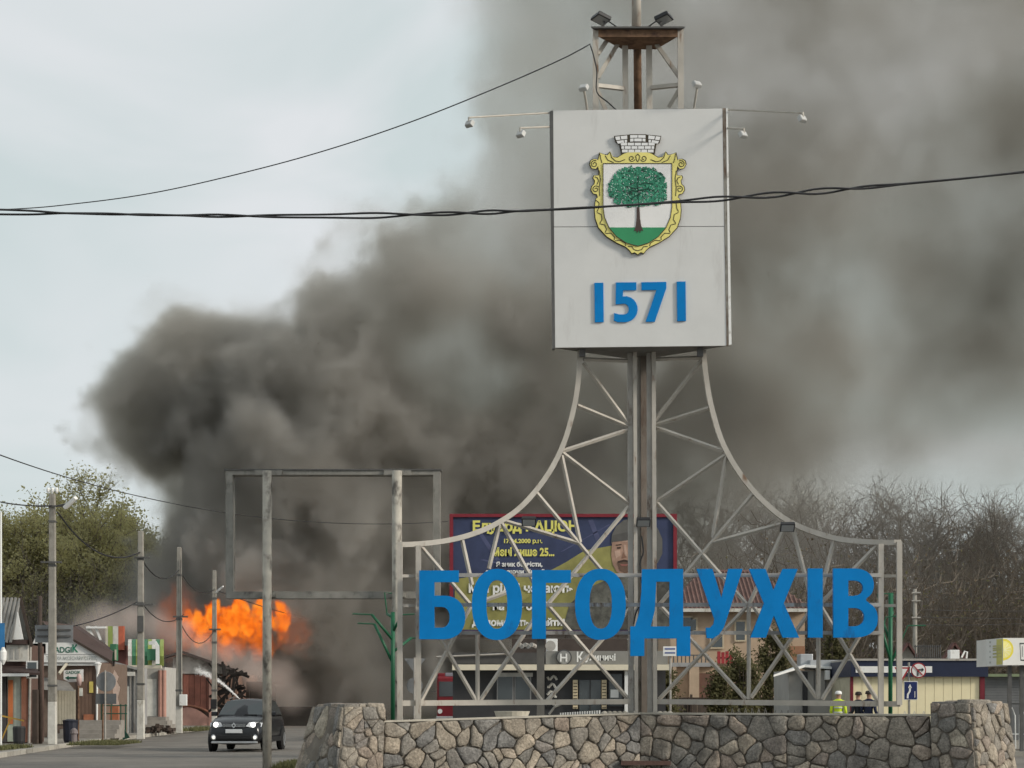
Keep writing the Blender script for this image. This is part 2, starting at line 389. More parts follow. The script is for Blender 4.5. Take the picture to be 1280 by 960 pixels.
cop.build('coping', M('coping_mortar', (.42, .39, .33), .9, 0, .2, 4, .4, 25), wall)
# planted bed inside the wall: carries the posts
bed = MB(); bed.prism([P(483, 39.4, .02), P(800, 41.75, .02), P(1163, 39.4, .02), P(1180, 43.4, .02), P(800, 44.2, .02), P(470, 43.4, .02)], 1.12)
kind(bed.build('planting_bed', soil), 'structure')
# bronze plaque low on the front
tag(MB().bb(PX(776, 40.8), PX(838, 40.8), 40.68, 40.9, .28, PZ(951, 40.8)).build('plaque', M('plaque_granite', (.10, .055, .045), .4, 0, .25, 20, .1)), 'dark red stone plaque set low in the middle of the stone wall', 'plaque')

# ------------------------------------------------------------------ the town sign: lattice tower, panel, letters
sign = thing('town_sign', 'tall cream steel lattice town sign with crest panel and blue letters', 'sign', (PX(803, 42), 42, 1.1))
def Dw(px): return 42-2.0*min(1.03, abs(px-803)/305)
def wp(px, py, off=0): return W(px, py, Dw(px)+off)
BW = .068
def brace(pts, name='brace', w=BW, off=0, mat=None):
    m = MB(); m.sweep([wp(x, y, off) for x, y in pts], 0, square=(w, w), diamond=(name == 'brace')); return m.build(name, mat or cream_steel, sign)
def smooth_path(p, k=5):
    out = []
    for i in range(len(p)-1):
        p0, p1, p2, p3 = p[max(i-1, 0)], p[i], p[i+1], p[min(i+2, len(p)-1)]
        for j in range(k):
            t = j/k; out.append(tuple(.5*((2*p1[c])+(-p0[c]+p2[c])*t+(2*p0[c]-5*p1[c]+4*p2[c]-p3[c])*t*t+(-p0[c]+3*p1[c]-3*p2[c]+p3[c])*t**3) for c in range(len(p1))))
    return out+[tuple(p[-1])]
arcL = [(725, 438), (723, 475), (717, 512), (704, 556), (683, 596), (653, 632), (622, 654), (590, 668), (558, 676), (525, 680), (499, 681)]
arcR = [(879, 438), (883, 475), (890, 512), (905, 558), (932, 602), (963, 635), (990, 654), (1022, 667), (1055, 675), (1098, 678), (1126, 678)]
brace(smooth_path(arcL), 'arch_tube', .105); brace(smooth_path(arcR), 'arch_tube', .105)
LEFT = [((729, 449), (785, 451)), ((729, 453), (785, 529)), ((722, 507), (785, 533)), ((703, 564), (786, 537)), ((703, 566), (787, 630)),
 ((702, 569), (725, 678)), ((669, 614), (788, 756)), ((787, 632), (684, 756)), ((630, 651), (724, 679)), ((625, 653), (611, 711)), ((627, 654), (682, 756)),
 ((577, 672), (590, 731)), ((526, 683), (588, 756)), ((526, 876), (588, 758)), ((527, 758), (595, 876)), ((600, 876), (678, 758)), ((592, 758), (677, 876)),
 ((684, 876), (788, 760)), ((686, 758), (787, 876)), ((597, 792), (597, 876)), ((588, 757), (640, 738))]
RIGHT = [((819, 449), (877, 447)), ((878, 449), (819, 525)), ((886, 510), (819, 531)), ((819, 534), (905, 564)), ((908, 568), (819, 628)), ((908, 569), (891, 672)),
 ((821, 628), (934, 756)), ((943, 615), (824, 756)), ((891, 678), (976, 655)), ((979, 664), (936, 756)), ((990, 657), (1016, 756)), ((1043, 673), (1022, 756)),
 ((1096, 682), (1024, 756)), ((824, 874), (934, 758)), ((826, 758), (932, 874)), ((942, 758), (1021, 872)), ((939, 872), (1017, 757)), ((1028, 874), (1096, 758)),
 ((1026, 758), (1097, 876)), ((936, 756), (936, 874)), ((1023, 792), (1023, 874))]
for p, q in LEFT+RIGHT: brace([p, q])
# straight rails that carry the letters, base rail, end posts
DL = 39.85
for y in (719, 756, 791): MB().bar(W(521, y, DL), W(1102, y, DL), .075, .06).build('letter_rail', grey_steel, sign)
for a, b in (((499, 879), (788, 877)), ((820, 877), (1126, 880))): brace([a, b], 'base_rail', .11)
for px, y0, y1 in ((500, 678, 905), (523, 682, 905), (1101, 680, 899), (1124, 677, 881)):
    d = Dw(px)-.12; MB().bar(W(px, y0, d), W(px, y1, d), .105, .105).build('end_post', cream_steel, sign)
for px in (500, 1124):
    x2 = 523 if px == 500 else 1101
    for y in (757, 720): MB().bar(W(px, y, Dw(px)), W(x2, y, Dw(x2)), .06).build('end_rail', cream_steel, sign)
# the middle columns and the mast
def col(x0, y0, x1, y1, D, w, mat, name='column'):
    MB().bar(W(x0, y0, D), W(x1, y1, D), w, w).build(name, mat, sign)
bz = HY+(CZ-1.1)/42*F
col(787.5, 437, 789, bz, 41.9, .11, grey_steel); col(793.5, 437, 795.5, bz, 41.8, .075, cream_steel); col(811.5, 437, 812.5, bz, 41.9, .11, grey_steel); col(817, 437, 819, bz, 41.8, .085, cream_steel)
col(805.5, 437, 806.5, bz, 42.4, .16, M('brown_grey_steel', (.20, .17, .145), .7, 0, .2, 2, .1, dirt=((.11, .07, .05), .3, 2, .3)))
MB().sweep([W(795.5, -60, 42.3), W(797.5, 140, 42.3)], .085, 10).build('mast', rusty, sign, smooth=True)
MB().sweep([W(797.5, 140, 42.5), W(800, bz, 42.5)], .1, 10).build('mast_shaft', grey_steel, sign, smooth=True)
MB().sweep([W(795, -60, 42.29), W(795.6, 34, 42.29)], .1, 10).build('mast_tip', cream_steel, sign, smooth=True)
# upper cage above the panel
for x0, x1, D in ((744.5, 744.5, 41.4), (781, 782, 41.9), (811, 812, 41.9), (850.5, 851, 41.4)): col(x0, 34, x1, 142, D, .12, cream_steel, 'cage_post')
for p, q, d1, d2 in (((746, 107), (781, 111), 41.4, 41.9), ((812, 110), (850, 106), 41.9, 41.4), ((747, 98), (778, 45), 41.5, 41.9), ((814, 46), (849, 96), 41.9, 41.5), ((746, 110), (758, 140), 41.4, 41.6), ((849, 112), (836, 134), 41.4, 41.6), ((766, 40), (747, 68), 41.9, 41.5)):
    MB().bar(W(*p, d1), W(*q, d2), .08).build('cage_brace', cream_steel, sign)
pl = [W(741, 34, 41.2), W(854, 34, 41.2), W(838, 50, 42.7), W(757, 50, 42.7)]
zt = PZ(35, 41.2)
MB().prism([(PX(748, 41.3), 41.3, zt-.15), (PX(847, 41.3), 41.3, zt-.15), (PX(820, 42.1), 42.1, zt-.15), (PX(778, 42.1), 42.1, zt-.15)], .15).build('platform', rusty, sign)
MB().prism([(PX(739, 41.2), 41.2, zt), (PX(856, 41.2), 41.2, zt), (PX(824, 42.2), 42.2, zt), (PX(774, 42.2), 42.2, zt)], .035).build('platform_rim', dark_steel, sign)
MB().prism([(PX(783, 42), 41.9, zt+.04), (PX(809, 42), 41.9, zt+.04), (PX(809, 42), 42.5, zt+.04), (PX(783, 42), 42.5, zt+.04)], .22).build('mast_collar', rusty, sign, bevel=.02)
# panel: a shallow three-sided box
panel_mat = M('panel_sheet', (.61, .61, .60), .5, 0, .035, 1.5, .02, 10, dirt=((.545, .54, .53), .14, 2.2, .18))
DP = 41.0
def q4(x0, y0, x1, y1, x2, y2, x3, y3, D=DP): return [W(x0, y0, D), W(x1, y1, D), W(x2, y2, D), W(x3, y3, D)]
panel = MB().plate(q4(691.5, 138, 903, 135.5, 905.3, 282.6, 692.6, 283.2), .05).build('panel_sheet', panel_mat, sign)
MB().plate(q4(692.6, 284, 905.3, 283.4, 908, 432, 694, 434.5), .05).build('panel_sheet', panel_mat, sign)
edge_rust = M('rust_streaked_edge', (.46, .42, .36), .8, 0, .3, 4, .2, 30, dirt=((.14, .055, .02), .55, 2.6, .3))
MB().plate(q4(903.3, 135.5, 907.5, 135.5, 911, 431.5, 908.2, 432), .08).build('rusted_trim', edge_rust, sign)
MB().plate(q4(907.6, 135, 909.6, 135, 914.5, 430.5, 911.1, 431.4, DP-.03), .25).build('edge_flange', white_paint, sign)
MB().plate(q4(687, 139, 691.3, 138.2, 693.8, 435, 690.5, 436), .25).build('edge_flange', dark_steel, sign)
back = MB()
b0, b1, b2, b3 = W(689, 138, DP+.1), W(908, 135, DP+.1), W(912, 432, DP+.1), W(692, 435, DP+.1)
apx_t, apx_b = Vector((PX(797, 42), 42.9, b0.z)), Vector((PX(801, 42), 42.9, b2.z))
back.add([b0, b1, apx_t, b3, b2, apx_b], [(0, 1, 2), (3, 5, 4), (1, 4, 5, 2), (0, 2, 5, 3), (0, 3, 4, 1)])
back.build('panel_back', M('panel_back', (.17, .165, .155), .7, .2, .2, 4, .1), sign)
for x in (728, 875): MB().bar(W(x, 434, 41.3), W(x, 446, 41.3), .12).build('panel_bracket', dark_steel, sign)
# digits on the panel
def digit(splines, name='digit'):
    D = DP-.035
    return mesh_obj(name, curve_mesh(name, [[(PX(x, D), PZ(y, D)) for x, y in s] for s in splines], D, .035), blue_paint, sign)
digit([[(743, 353.5), (754.2, 353.3), (754.7, 402.4), (743.6, 402.8)]])
digit([[(846, 352), (857, 351.8), (857.5, 401), (846.6, 401.4)]])
five = [(770, 353), (795.5, 352.8), (795.5, 362.5), (779, 362.7), (778.6, 370.5)]+[(781+(797.2-781)*math.sin(R(a)), 386.3-(386.3-370)*math.cos(R(a))) for a in range(10, 181, 17)]+[(772, 402.5), (767.5, 400.5), (767.8, 391.2), (774, 393), (780, 393)]+[(780+6*math.sin(R(a)), 386.3-6.8*math.cos(R(a))) for a in range(160, -1, -20)]+[(769.5, 380.5)]
digit([five])
digit([[(801.8, 352.8), (833, 352.3), (833, 360), (818.5, 402), (807, 402), (820.5, 362.3), (802, 362.6)]])

# blue letters of the town's name, each a part
DLT = 39.62
def letter(splines):
    me = curve_mesh('letter', [[(PX(x, DLT), PZ(y, DLT)) for x, y in s] for s in splines], DLT, .11)
    return mesh_obj('letter', me, blue_paint, sign)
def arc(cx, cy, rx, ry, a0, a1, n=14, e=2.2): return ell(cx, cy, rx, ry, n, e, a0, a1)
letter([[(524, 713), (573.5, 713), (573.5, 727.5), (543, 727.5), (543, 744.5), (556, 744.5)]+arc(555, 771.7, 26.5, 27.2, -88, 88)+[(556, 799), (524, 799)],
        [(543, 758.5), (552, 758.5)]+arc(551.5, 771.5, 10.5, 13, -86, 86, 10)+[(552, 784.5), (543, 784.5)]])
letter([ell(621.3, 755.5, 31.5, 44.5, 40, 2.25), ell(621, 755.5, 13, 30.5, 32, 2.35)])
letter([[(665, 712.5), (713.7, 712.5), (713.7, 728.3), (682.5, 728.3), (682.5, 798.5), (665, 798.5)]])
letter([ell(750.6, 755.3, 31.8, 44.5, 40, 2.25), ell(751, 755.3, 14, 30.5, 32, 2.35)])
letter([[(802.5, 711.5), (854, 711), (854, 783), (863, 783), (863, 820), (846, 820), (846, 798), (805.5, 798), (805.5, 820), (788, 820), (788, 783), (794, 783), (799.5, 765), (802, 738)],
        [(820.5, 727), (837, 727), (837, 783), (813.5, 783), (818.5, 763)]])
letter([[(871, 711), (890.5, 711), (902, 747.5), (910.5, 711), (928.5, 711), (910, 769), (905, 784), (899, 793), (891, 798), (883.5, 797.5), (882.5, 784.5), (888, 784.5), (892, 780), (893.2, 774)]])
letter([[(936.5, 711), (957, 711), (967, 738), (978.5, 711), (997.3, 711), (979.8, 754), (999, 797), (978.3, 797), (967.3, 769.5), (957.5, 797), (938, 797), (955.2, 754)]])
letter([[(1010, 710.5), (1028.5, 710.5), (1028.5, 797), (1010, 797)]])
letter([[(1041.8, 710.5), (1068, 710.5)]+arc(1068, 731, 24.5, 20.5, -88, 55, 12)+[(1083, 751)]+arc(1070, 773.3, 27.5, 23.5, -55, 88, 12)+[(1070, 797), (1041.8, 797)],
        [(1060.5, 725.5), (1067, 725.5)]+arc(1067, 735, 12, 9.5, -86, 86, 10)+[(1067, 744.8), (1060.5, 744.8)],
        [(1060.5, 760), (1067, 760)]+arc(1067, 771.3, 13.5, 11.5, -86, 86, 10)+[(1067, 782.8), (1060.5, 782.8)]])
# little stand-off bolts behind letters are hidden; floodlights
def flood(p, aim, arm_pts, white=True, size=.19, arm_r=.025):
    a = MB(); a.sweep(arm_pts, arm_r, 6); arm = a.build('floodlight', dark_steel if not white else cream_steel, sign)
    p = Vector(p); t = Vector(aim).normalized(); side = t.cross(Vector((0, 0, 1))).normalized(); up = side.cross(t)
    h = MB(); w = size; vs = []
    for d, s in ((-.02, .8), (.0, .97), (.075, 1.0)):
        for i, j in ((-1,-1),(1,-1),(1,1),(-1,1)): vs.append(p+t*d+side*i*w*s*.62+up*j*w*s*.45)
    h.add(vs, [(3,2,1,0)]+[(k*4+i, k*4+(i+1) % 4, k*4+4+(i+1) % 4, k*4+4+i) for k in (0, 1) for i in range(4)]+[(8,9,10,11)])
    h.build('lamp_housing', M('lamp_grey', (.45, .45, .44), .5) if white else black, arm, bevel=.008)
    gl = MB(); gl.add([p+t*.079+side*i*w*.52+up*j*w*.37 for i, j in ((-1,-1),(1,-1),(1,1),(-1,1))], [(0,1,2,3)]); gl.build('lamp_glass', glassy('lamp_glass', (.35, .36, .36)), arm)
top = zt+.04
for px, s in ((752, -1), (829, 1)):
    p = W(px, 21, 41.3); flood(p, (s*.3, -.12, -.95), [p, W(px+s*-4, 30, 41.3), W(px, 34, 41.3)], False, .34)
    MB().sweep([p, W(px-s*8, 26, 41.6), W(px-s*18, 33, 41.9)], .015, 5).build('lamp_cable', black, sign)
for px, s in ((729, -1), (872, 1)):
    p = W(px, 108 if s < 0 else 104, 40.7); flood(p, (-s*.3, .5, -.5), [p, W(px-s*2, 118, 40.8), W(px-s*5, 137, 41.05)], True, .15)
for tip, root in (((586, 147), (688, 141)), ((650, 160), (688, 158.5)), ((1004, 141), (908, 137)), ((930, 161), (908, 160))):
    s = -1 if tip[0] < 700 else 1
    dt = 38.9 if abs(tip[0]-root[0]) > 60 else 39.6
    a, b = W(*root, 41.1), W(*tip, dt); t = b+Vector((0, 0, -.1)); flood(t, (-s*.5, .6, -.45), [a, b, t], True, .14, .02)
for px, py in ((661, 650), (804, 651), (984, 657)):
    p = W(px, py, Dw(px)-.35); flood(p, (0, -.6, -.7), [p, p+Vector((0, .15, -.02)), W(px, py+4, Dw(px)-.05)], False, .24)
MB().sweep(smooth_path([tuple(W(x, y, 41.75)) for x, y in ((802, 670), (804, 690), (800, 705), (803, 735), (806, 750), (796, 763), (792, 780))], 4), .018, 5).build('loose_cable', black, sign)
MB().sweep(smooth_path([tuple(W(x, y, 41.25)) for x, y in ((738, 57), (742, 70), (746, 90), (746, 115), (760, 128), (772, 139))], 4), .014, 5).build('loose_cable', black, sign)

# the coat of arms
ex = lambda u: 730+u*.177
ey = lambda v: 160+v*.177
DE = DP-.06
def epts(pts, D): return [(PX(ex(u), D), PZ(ey(v), D)) for u, v in pts]
def emesh(name, splines, D, dy, mat, parent): return mesh_obj(name, curve_mesh(name, [epts(s, D) for s in splines], D, dy), mat, parent)
def mirror(h, c=380): return h+[(2*c-u, v) for u, v in reversed(h[:-1])] if h[-1][0] == c else h+[(2*c-u, v) for u, v in reversed(h)]
gold = M('crest_yellow', (.76, .68, .22), .55, 0, .08, 6, .03)
outline = M('crest_outline', (.05, .04, .025), .7)
crest = thing  # placeholder name kept free
half = [(380, 168), (330, 166), (282, 182), (236, 210), (205, 206), (186, 168), (168, 192), (150, 190), (112, 176), (106, 205), (100, 228), (92, 222), (70, 220), (48, 232), (42, 258), (56, 284), (84, 288), (100, 268), (106, 300), (106, 335), (84, 336), (72, 336), (66, 352), (78, 372), (74, 396), (56, 414), (52, 438), (66, 462), (92, 468), (98, 490), (86, 500), (80, 530), (76, 580), (82, 640), (104, 702), (160, 764), (230, 808), (296, 838), (322, 862), (338, 884), (358, 876), (380, 892)]
frame_pts = half+[(760-u, v) for u, v in reversed(half[1:-1])]
crest = emesh('coat_of_arms', [[(380+(u-380)*1.018, 530+(v-530)*1.012) for u, v in frame_pts]], DE, .055, outline, sign)
emesh('gold_frame', [frame_pts], DE-.012, .011, gold, crest)
hf = [(380, 250), (135, 250), (135, 560), (146, 632), (178, 705), (232, 768), (300, 812), (380, 834)]
field = hf+[(760-u-4, v) for u, v in reversed(hf[1:-1])]
emesh('field', [field], DE-.022, .009, M('crest_white', (.76, .75, .74), .5, 0, .03), crest)
gb = [(176, 702), (232, 768), (300, 812), (380, 834), (456, 812), (524, 768), (580, 702)]
emesh('green_base', [gb], DE-.03, .007, M('crest_green', (.035, .26, .11), .5, 0, .06), crest)
lines = MB()
def eline(pts, w=5.0, D=DE-.018):
    for (a, b), (c, d) in zip(pts, pts[1:]):
        L = math.hypot(c-a, d-b) or 1; nx_, ny_ = -(d-b)/L*w/2, (c-a)/L*w/2
        q = [(a+nx_, b+ny_), (c+nx_, d+ny_), (c-nx_, d-ny_), (a-nx_, b-ny_)]
        pp = [(x, D, z) for x, z in epts(q, D)]; lines.plate(pp, .006)
def spiral(cx, cy, r, a0, turn, n=16): return [(cx+r*(1-.75*i/n)*math.cos(R(a0+turn*i/n)), cy+r*(1-.75*i/n)*math.sin(R(a0+turn*i/n))) for i in range(n+1)]
eline(field+[field[0]], 5, DE-.031)
for s in (1, -1):
    mm = lambda pts: [(380+s*(u-380), v) for u, v in pts]
    eline(mm(spiral(74, 254, 27, -60, -500))); eline(mm(spiral(84, 432, 26, -40, -480))); eline(mm(spiral(338, 214, 24, 20, 460)))
    eline(mm([(112, 180), (118, 215), (128, 246)])); eline(mm([(186, 172), (196, 208), (222, 232), (250, 238), (290, 222)])); eline(mm([(150, 194), (168, 226), (210, 243)]))
    eline(mm([(380, 182), (365, 200), (372, 226), (380, 238)])); eline(mm([(78, 344), (96, 352), (104, 372), (92, 398)])); eline(mm([(108, 300), (116, 360), (108, 420), (112, 480)]))
    eline(mm([(86, 510), (108, 530), (104, 566), (92, 590)])); eline(mm([(92, 596), (122, 610), (128, 646), (112, 672)])); eline(mm([(112, 676), (146, 684), (160, 716), (150, 738)]))
    eline(mm([(152, 744), (190, 742), (216, 770), (214, 790)])); eline(mm([(220, 796), (256, 792), (290, 812), (296, 832)])); eline(mm([(310, 836), (340, 838), (352, 858), (380, 866)]))
lines.build('scroll_lines', outline, crest)
# tree in the field
emesh('tree_trunk', [[(372, 560), (392, 560), (396, 640), (404, 690), (418, 726), (402, 722), (396, 740), (386, 722), (374, 742), (370, 722), (354, 730), (366, 690), (372, 630)]], DE-.038, .008, M('crest_brown', (.07, .045, .04), .7), crest)
rt = random.Random(8); lf = MB(); bg = MB()
lob = [(380, 410, 150, 118), (262, 430, 90, 88), (490, 405, 92, 100), (300, 350, 85, 70), (440, 345, 92, 68), (345, 320, 70, 50), (510, 470, 75, 70), (260, 500, 55, 45), (420, 500, 90, 50), (320, 480, 90, 80)]
def inl(u, v): return any(((u-a)/c)**2+((v-b)/d)**2 < 1 for a, b, c, d in lob)
leafs = []
for i in range(1500):
    u, v = rt.uniform(165, 590), rt.uniform(262, 565)
    if inl(u, v): leafs.append((u, v))
greens = [M('crest_leaf_green', (.03, .20, .12), .6), M('crest_leaf_light', (.07, .32, .20), .6), M('crest_leaf_dark', (.012, .07, .045), .7)]
for k, (u, v) in enumerate(leafs):
    a = rt.uniform(0, 6.28); r = rt.uniform(10, 17); D = DE-.036-.006*(k/len(leafs))
    mi = 2 if k < len(leafs)*.25 else rt.choice((0, 0, 1, 0))
    if mi == 2: r *= 1.25
    pts = [(u+r*math.cos(a), v+r*math.sin(a)), (u+r*.55*math.cos(a+1.3), v+r*.55*math.sin(a+1.3)), (u-r*.8*math.cos(a), v-r*.8*math.sin(a)), (u+r*.55*math.cos(a-1.3), v+r*.55*math.sin(a-1.3))]
    lf.plate([(x, D, z) for x, z in epts(pts, D)], .002, mi)
for k in range(110):
    u, v = rt.choice(leafs); D = DE-.045; r = 4.2; lf.plate([(x, D, z) for x, z in epts([(u+r, v), (u, v+r), (u-r, v), (u, v-r)], D)], .002, 3)
lf.build('tree_leaves', greens+[M('crest_blossom', (.45, .62, .55), .6)], crest)
br = MB()
lines = br
for pth in ([(384, 560), (384, 480), (378, 400), (386, 340)], [(380, 430), (330, 420), (300, 410)], [(384, 470), (330, 500)], [(386, 400), (430, 385), (490, 395)], [(388, 440), (450, 430), (500, 445)], [(384, 450), (340, 440), (310, 460)]): eline(pth, 7, DE-.046)
br.build('tree_branches', greens[2], crest)
# mural crown
emesh('mural_crown', [[(212, 56), (318, 46), (322, 44), (438, 44), (442, 46), (546, 56), (536, 100), (512, 112), (500, 184), (440, 178), (380, 170), (320, 178), (262, 184), (250, 112), (222, 98)]], DE-.004, .05, outline, crest)
wb = M('crest_brick_white', (.76, .76, .76), .5, 0, .03); bk_ = MB()
def brick(q): 
    D = DE-.014; bk_.plate([(x, D, z) for x, z in epts(q, D)], .009)
for sx in (1, -1):
    mm = lambda pts: [(380+sx*(u-380), v) for u, v in pts]
    for q in ([(220, 62), (252, 58), (258, 82), (228, 86)], [(258, 58), (304, 52), (306, 76), (264, 81)], [(230, 92), (280, 85), (284, 104), (240, 110)], [(286, 84), (304, 82), (304, 100), (290, 104)]): brick(mm(q))
for q in ([(326, 50), (378, 50), (378, 68), (326, 70)], [(383, 50), (434, 50), (434, 70), (383, 68)], [(326, 75), (350, 74), (350, 94), (326, 96)], [(355, 74), (408, 74), (408, 94), (355, 94)], [(413, 74), (434, 75), (434, 96), (413, 94)]): brick(q)
for r_, (v0, v1) in enumerate(((104, 123), (128, 147), (152, 172))):
    u0, u1 = 258+r_*4, 502-r_*4; nb = 5; off = (r_ % 2)*.5
    cuts = [u0]+[u0+(u1-u0)*(k+off)/nb for k in range(0 if off else 1, nb)]+[u1]
    for a, b in zip(cuts, cuts[1:]):
        if b-a > 8: brick([(a+2.5, v0), (b-2.5, v0), (b-2.5, v1), (a+2.5, v1)])
bk_.build('crown_bricks', wb, crest)
# ------------------------------------------------------------------ empty billboard frame on two posts
galv = M('weathered_galvanised', (.24, .232, .21), .7, .1, .2, 3, .2, 25, dirt=((.07, .065, .06), .3, 3.5, .5))
D = 46.0
eb = thing('empty_billboard', 'empty rectangular steel billboard frame on two peeling posts, no panel in it', 'billboard', (PX(415, D), D, 0))
post_mat = M('peeling_post_paint', (.40, .375, .325), .8, 0, .2, 3, .3, 20, dirt=((.10, .09, .08), .42, 3, .6))
for px, r in ((335.5, .105), (497, .115)):
    MB().sweep([(PX(px, D), D-.25, 0), (PX(px, D), D-.25, PZ(590, D))], r, 14).build('post', post_mat, eb, smooth=True)
x0, x1, z0, z1 = PX(282, D), PX(550, D), PZ(748, D), PZ(588, D)
t, dp = .16, .42
def cframe(a, b, c, d, nm):
    MB().bb(a, b, D, D+dp, c, d).build(nm, galv, eb, bevel=.012)
def mitre(pts_out, pts_in, nm):
    m = MB(); o0, o1 = pts_out; i0, i1 = pts_in
    v = [(p[0], y, p[1]) for y in (D, D+dp) for p in (o0, o1, i1, i0)]
    m.add(v, [(0,1,2,3),(7,6,5,4),(0,4,5,1),(1,5,6,2),(2,6,7,3),(3,7,4,0)]); m.build(nm, galv, eb)
mitre(((x0, z1), (x1, z1)), ((x0+t, z1-.1), (x1-t, z1-.1)), 'frame_rail')
mitre(((x0, z0), (x1, z0)), ((x0+t, z0+t), (x1-t, z0+t)), 'frame_rail')
mitre(((x0, z0), (x0, z1)), ((x0+t, z0+t), (x0+t, z1-.1)), 'frame_stile')
mitre(((x1, z0), (x1, z1)), ((x1-t, z0+t), (x1-t, z1-.1)), 'frame_stile')
MB().bb(x0-.03, x1+.03, D-.03, D+dp+.03, z1, z1+.03).build('frame_cap', dark_steel, eb)
for px in (336, 497): MB().bb(PX(px-17, D), PX(px+17, D), D-.1, D+.005, z1-.12, z1-.01).build('bracket_plate', galv, eb)
for px in (336, 497): MB().bb(PX(px-10, D), PX(px+10, D), D-.1, D+.005, z0+.03, z0+.13).build('bracket_plate', galv, eb)

# ------------------------------------------------------------------ green steel branching stands
green = M('green_enamel', (.015, .115, .055), .45, 0, .12, 4, .05)
def green_stand(px, D, label, zbase, arms, top):
    st = thing('branching_stand', label, 'stand', (PX(px, D), D, zbase), 'green branching stands beside the town sign')
    MB().sweep([(PX(px, D), D, zbase), (PX(px, D), D, PZ(top, D))], .046, 10).build('pole', green, st, smooth=True)
    for (y, pts) in arms:
        p = [(PX(px, D), D, PZ(y, D))]+[(PX(px+dx, D)+0, D+dd, PZ(py, D)) for dx, py, dd in pts]
        MB().sweep(p[:2], .03, 8).build('branch', green, st, smooth=True)
        MB().sweep(p[1:], .015, 6).build('holder', green, st)
    return st
green_stand(491, 42.6, 'green steel branching stand at the left end of the stone wall', 1.1,
    [(829, [(-23, 780, 0), (-44, 779, 0)]), (800, [(-25, 769, -.3), (-49, 768, -.3)]), (772, [(-8, 767, .2), (-11, 740, .2), (-2, 741, .2)]), (815, [(22, 797, .3), (34, 797, .3)]), (790, [(12, 769, -.2), (28, 768, -.2)])], 765)
green_stand(1113, 42.6, 'green steel branching stand at the right end of the sign', 1.1,
    [(830, [(14, 800, 0), (22, 782, 0), (44, 782, 0)]), (802, [(-10, 770, .2), (-14, 742, .2), (6, 741, .2)]), (826, [(-12, 790, -.2), (-8, 772, -.2), (12, 770, -.2)]), (772, [(4, 765, .1), (4, 742, .1)])], 742)

# ------------------------------------------------------------------ printed billboard behind the sign
D = 52.4
pb = thing('portrait_billboard', 'red framed blue and yellow billboard with a man in a grey hat behind the letters', 'billboard', (PX(676, D), D+.3, 0))
red_f = M('billboard_red', (.20, .018, .03), .5, 0, .1)
fx = [(562, 846, 642.5, 646.5), (562, 846, 788.5, 793), (562, 566.5, 646.5, 788.5), (841.5, 846, 646.5, 788.5)]
for l, r, t_, b in fx: MB().bb(PX(l, D), PX(r, D), D-.06, D+.25, PZ(b, D), PZ(t_, D)).build('frame_rail', red_f, pb)
sheet = MB().bb(PX(566, D), PX(842, D), D, D+.06, PZ(788.7, D), PZ(646.3, D)).build('poster', M('poster_blue', (.040, .052, .112), .55, 0, .28, 1.2, .06, 3), pb)
MB().bb(PX(563, D), PX(845, D), D+.1, D+.22, PZ(792, D), PZ(643, D)).build('back_sheet', grey_steel, pb)
yel = M('poster_yellow', (.27, .255, .085), .55, 0, .3, 1.6, .05, 4)
# flag: lower yellow half with folds, man's shoulder
def pprint(pts, mat, k, name='print'):
    dd = D-.004*k; m = MB(); m.plate([(PX(x, dd), dd, PZ(y, dd)) for x, y in pts], .003); return m.build(name, mat, sheet)
pprint([(568.5, 724), (600, 719), (640, 722), (690, 712), (707, 703), (731, 688), (765, 682), (775, 690), (778, 730), (772, 787), (568.5, 787)], yel, 1)
pprint([(640, 787), (652, 752), (672, 738), (690, 722), (702, 716), (700, 740), (684, 787)], M('poster_olive', (.22, .21, .06), .55, 0, .3, 2, .05), 2)
jacket = M('poster_camouflage', (.11, .11, .095), .6, 0, .5, 3.5, .03, dirt=((.05, .05, .045), .5, 4))
pprint([(703, 787), (712, 755), (735, 735), (764, 722), (782, 712), (822, 712), (839, 722), (839, 787)], jacket, 3)
grey_hat = M('poster_grey', (.115, .112, .105), .6, 0, .15)
skin_p = M('poster_skin', (.34, .215, .16), .6, 0, .3, 2.6)
head = [(765, 678), (764, 694), (766, 706), (771, 715), (780, 720), (790, 719), (800, 712), (806, 700), (808, 684), (806, 672), (790, 668), (772, 669)]
pprint(head, skin_p, 4); 
pprint([(764, 680), (765, 668), (770, 658), (780, 650), (794, 648), (810, 651), (822, 660), (828, 674), (828, 692), (822, 704), (812, 706), (808, 690), (806, 673), (796, 667), (782, 667), (771, 671)], grey_hat, 5)
dk = M('poster_dark', (.05, .03, .022), .6)
pprint([(769.5, 681), (777, 679.8), (777, 681.3), (770, 682.3)], dk, 6); pprint([(786, 680), (794, 681.4), (794, 682.8), (786, 681.6)], dk, 6)
pprint([(771, 684), (776, 683.4), (776, 685.6), (771.5, 686)], dk, 6); pprint([(787, 684), (793, 684.4), (793, 686.4), (787.5, 686)], dk, 6)
pprint([(779, 690), (783, 697), (777, 698.4), (777, 697)], M('poster_skin_shade', (.24, .13, .09), .6), 6)
pprint([(771, 703), (776, 700.8), (784, 700.8), (790, 703), (789, 712), (782, 717), (775, 713), (773, 707)], M('poster_beard', (.14, .085, .06), .6), 6)
shp = M('poster_skin_shade', (.24, .13, .09), .6); shl = M('poster_skin_light', (.47, .32, .25), .6)
pprint([(800, 674), (807, 676), (807, 690), (804, 702), (796, 714), (790, 716), (797, 700), (800, 688)], shp, 5.2)
pprint([(777, 672), (788, 671), (789, 677), (778, 677)], shl, 5.3); pprint([(768, 689), (775, 687), (776, 694), (770, 698)], shl, 5.3); pprint([(786, 689), (794, 688), (795, 695), (788, 698)], shl, 5.3)
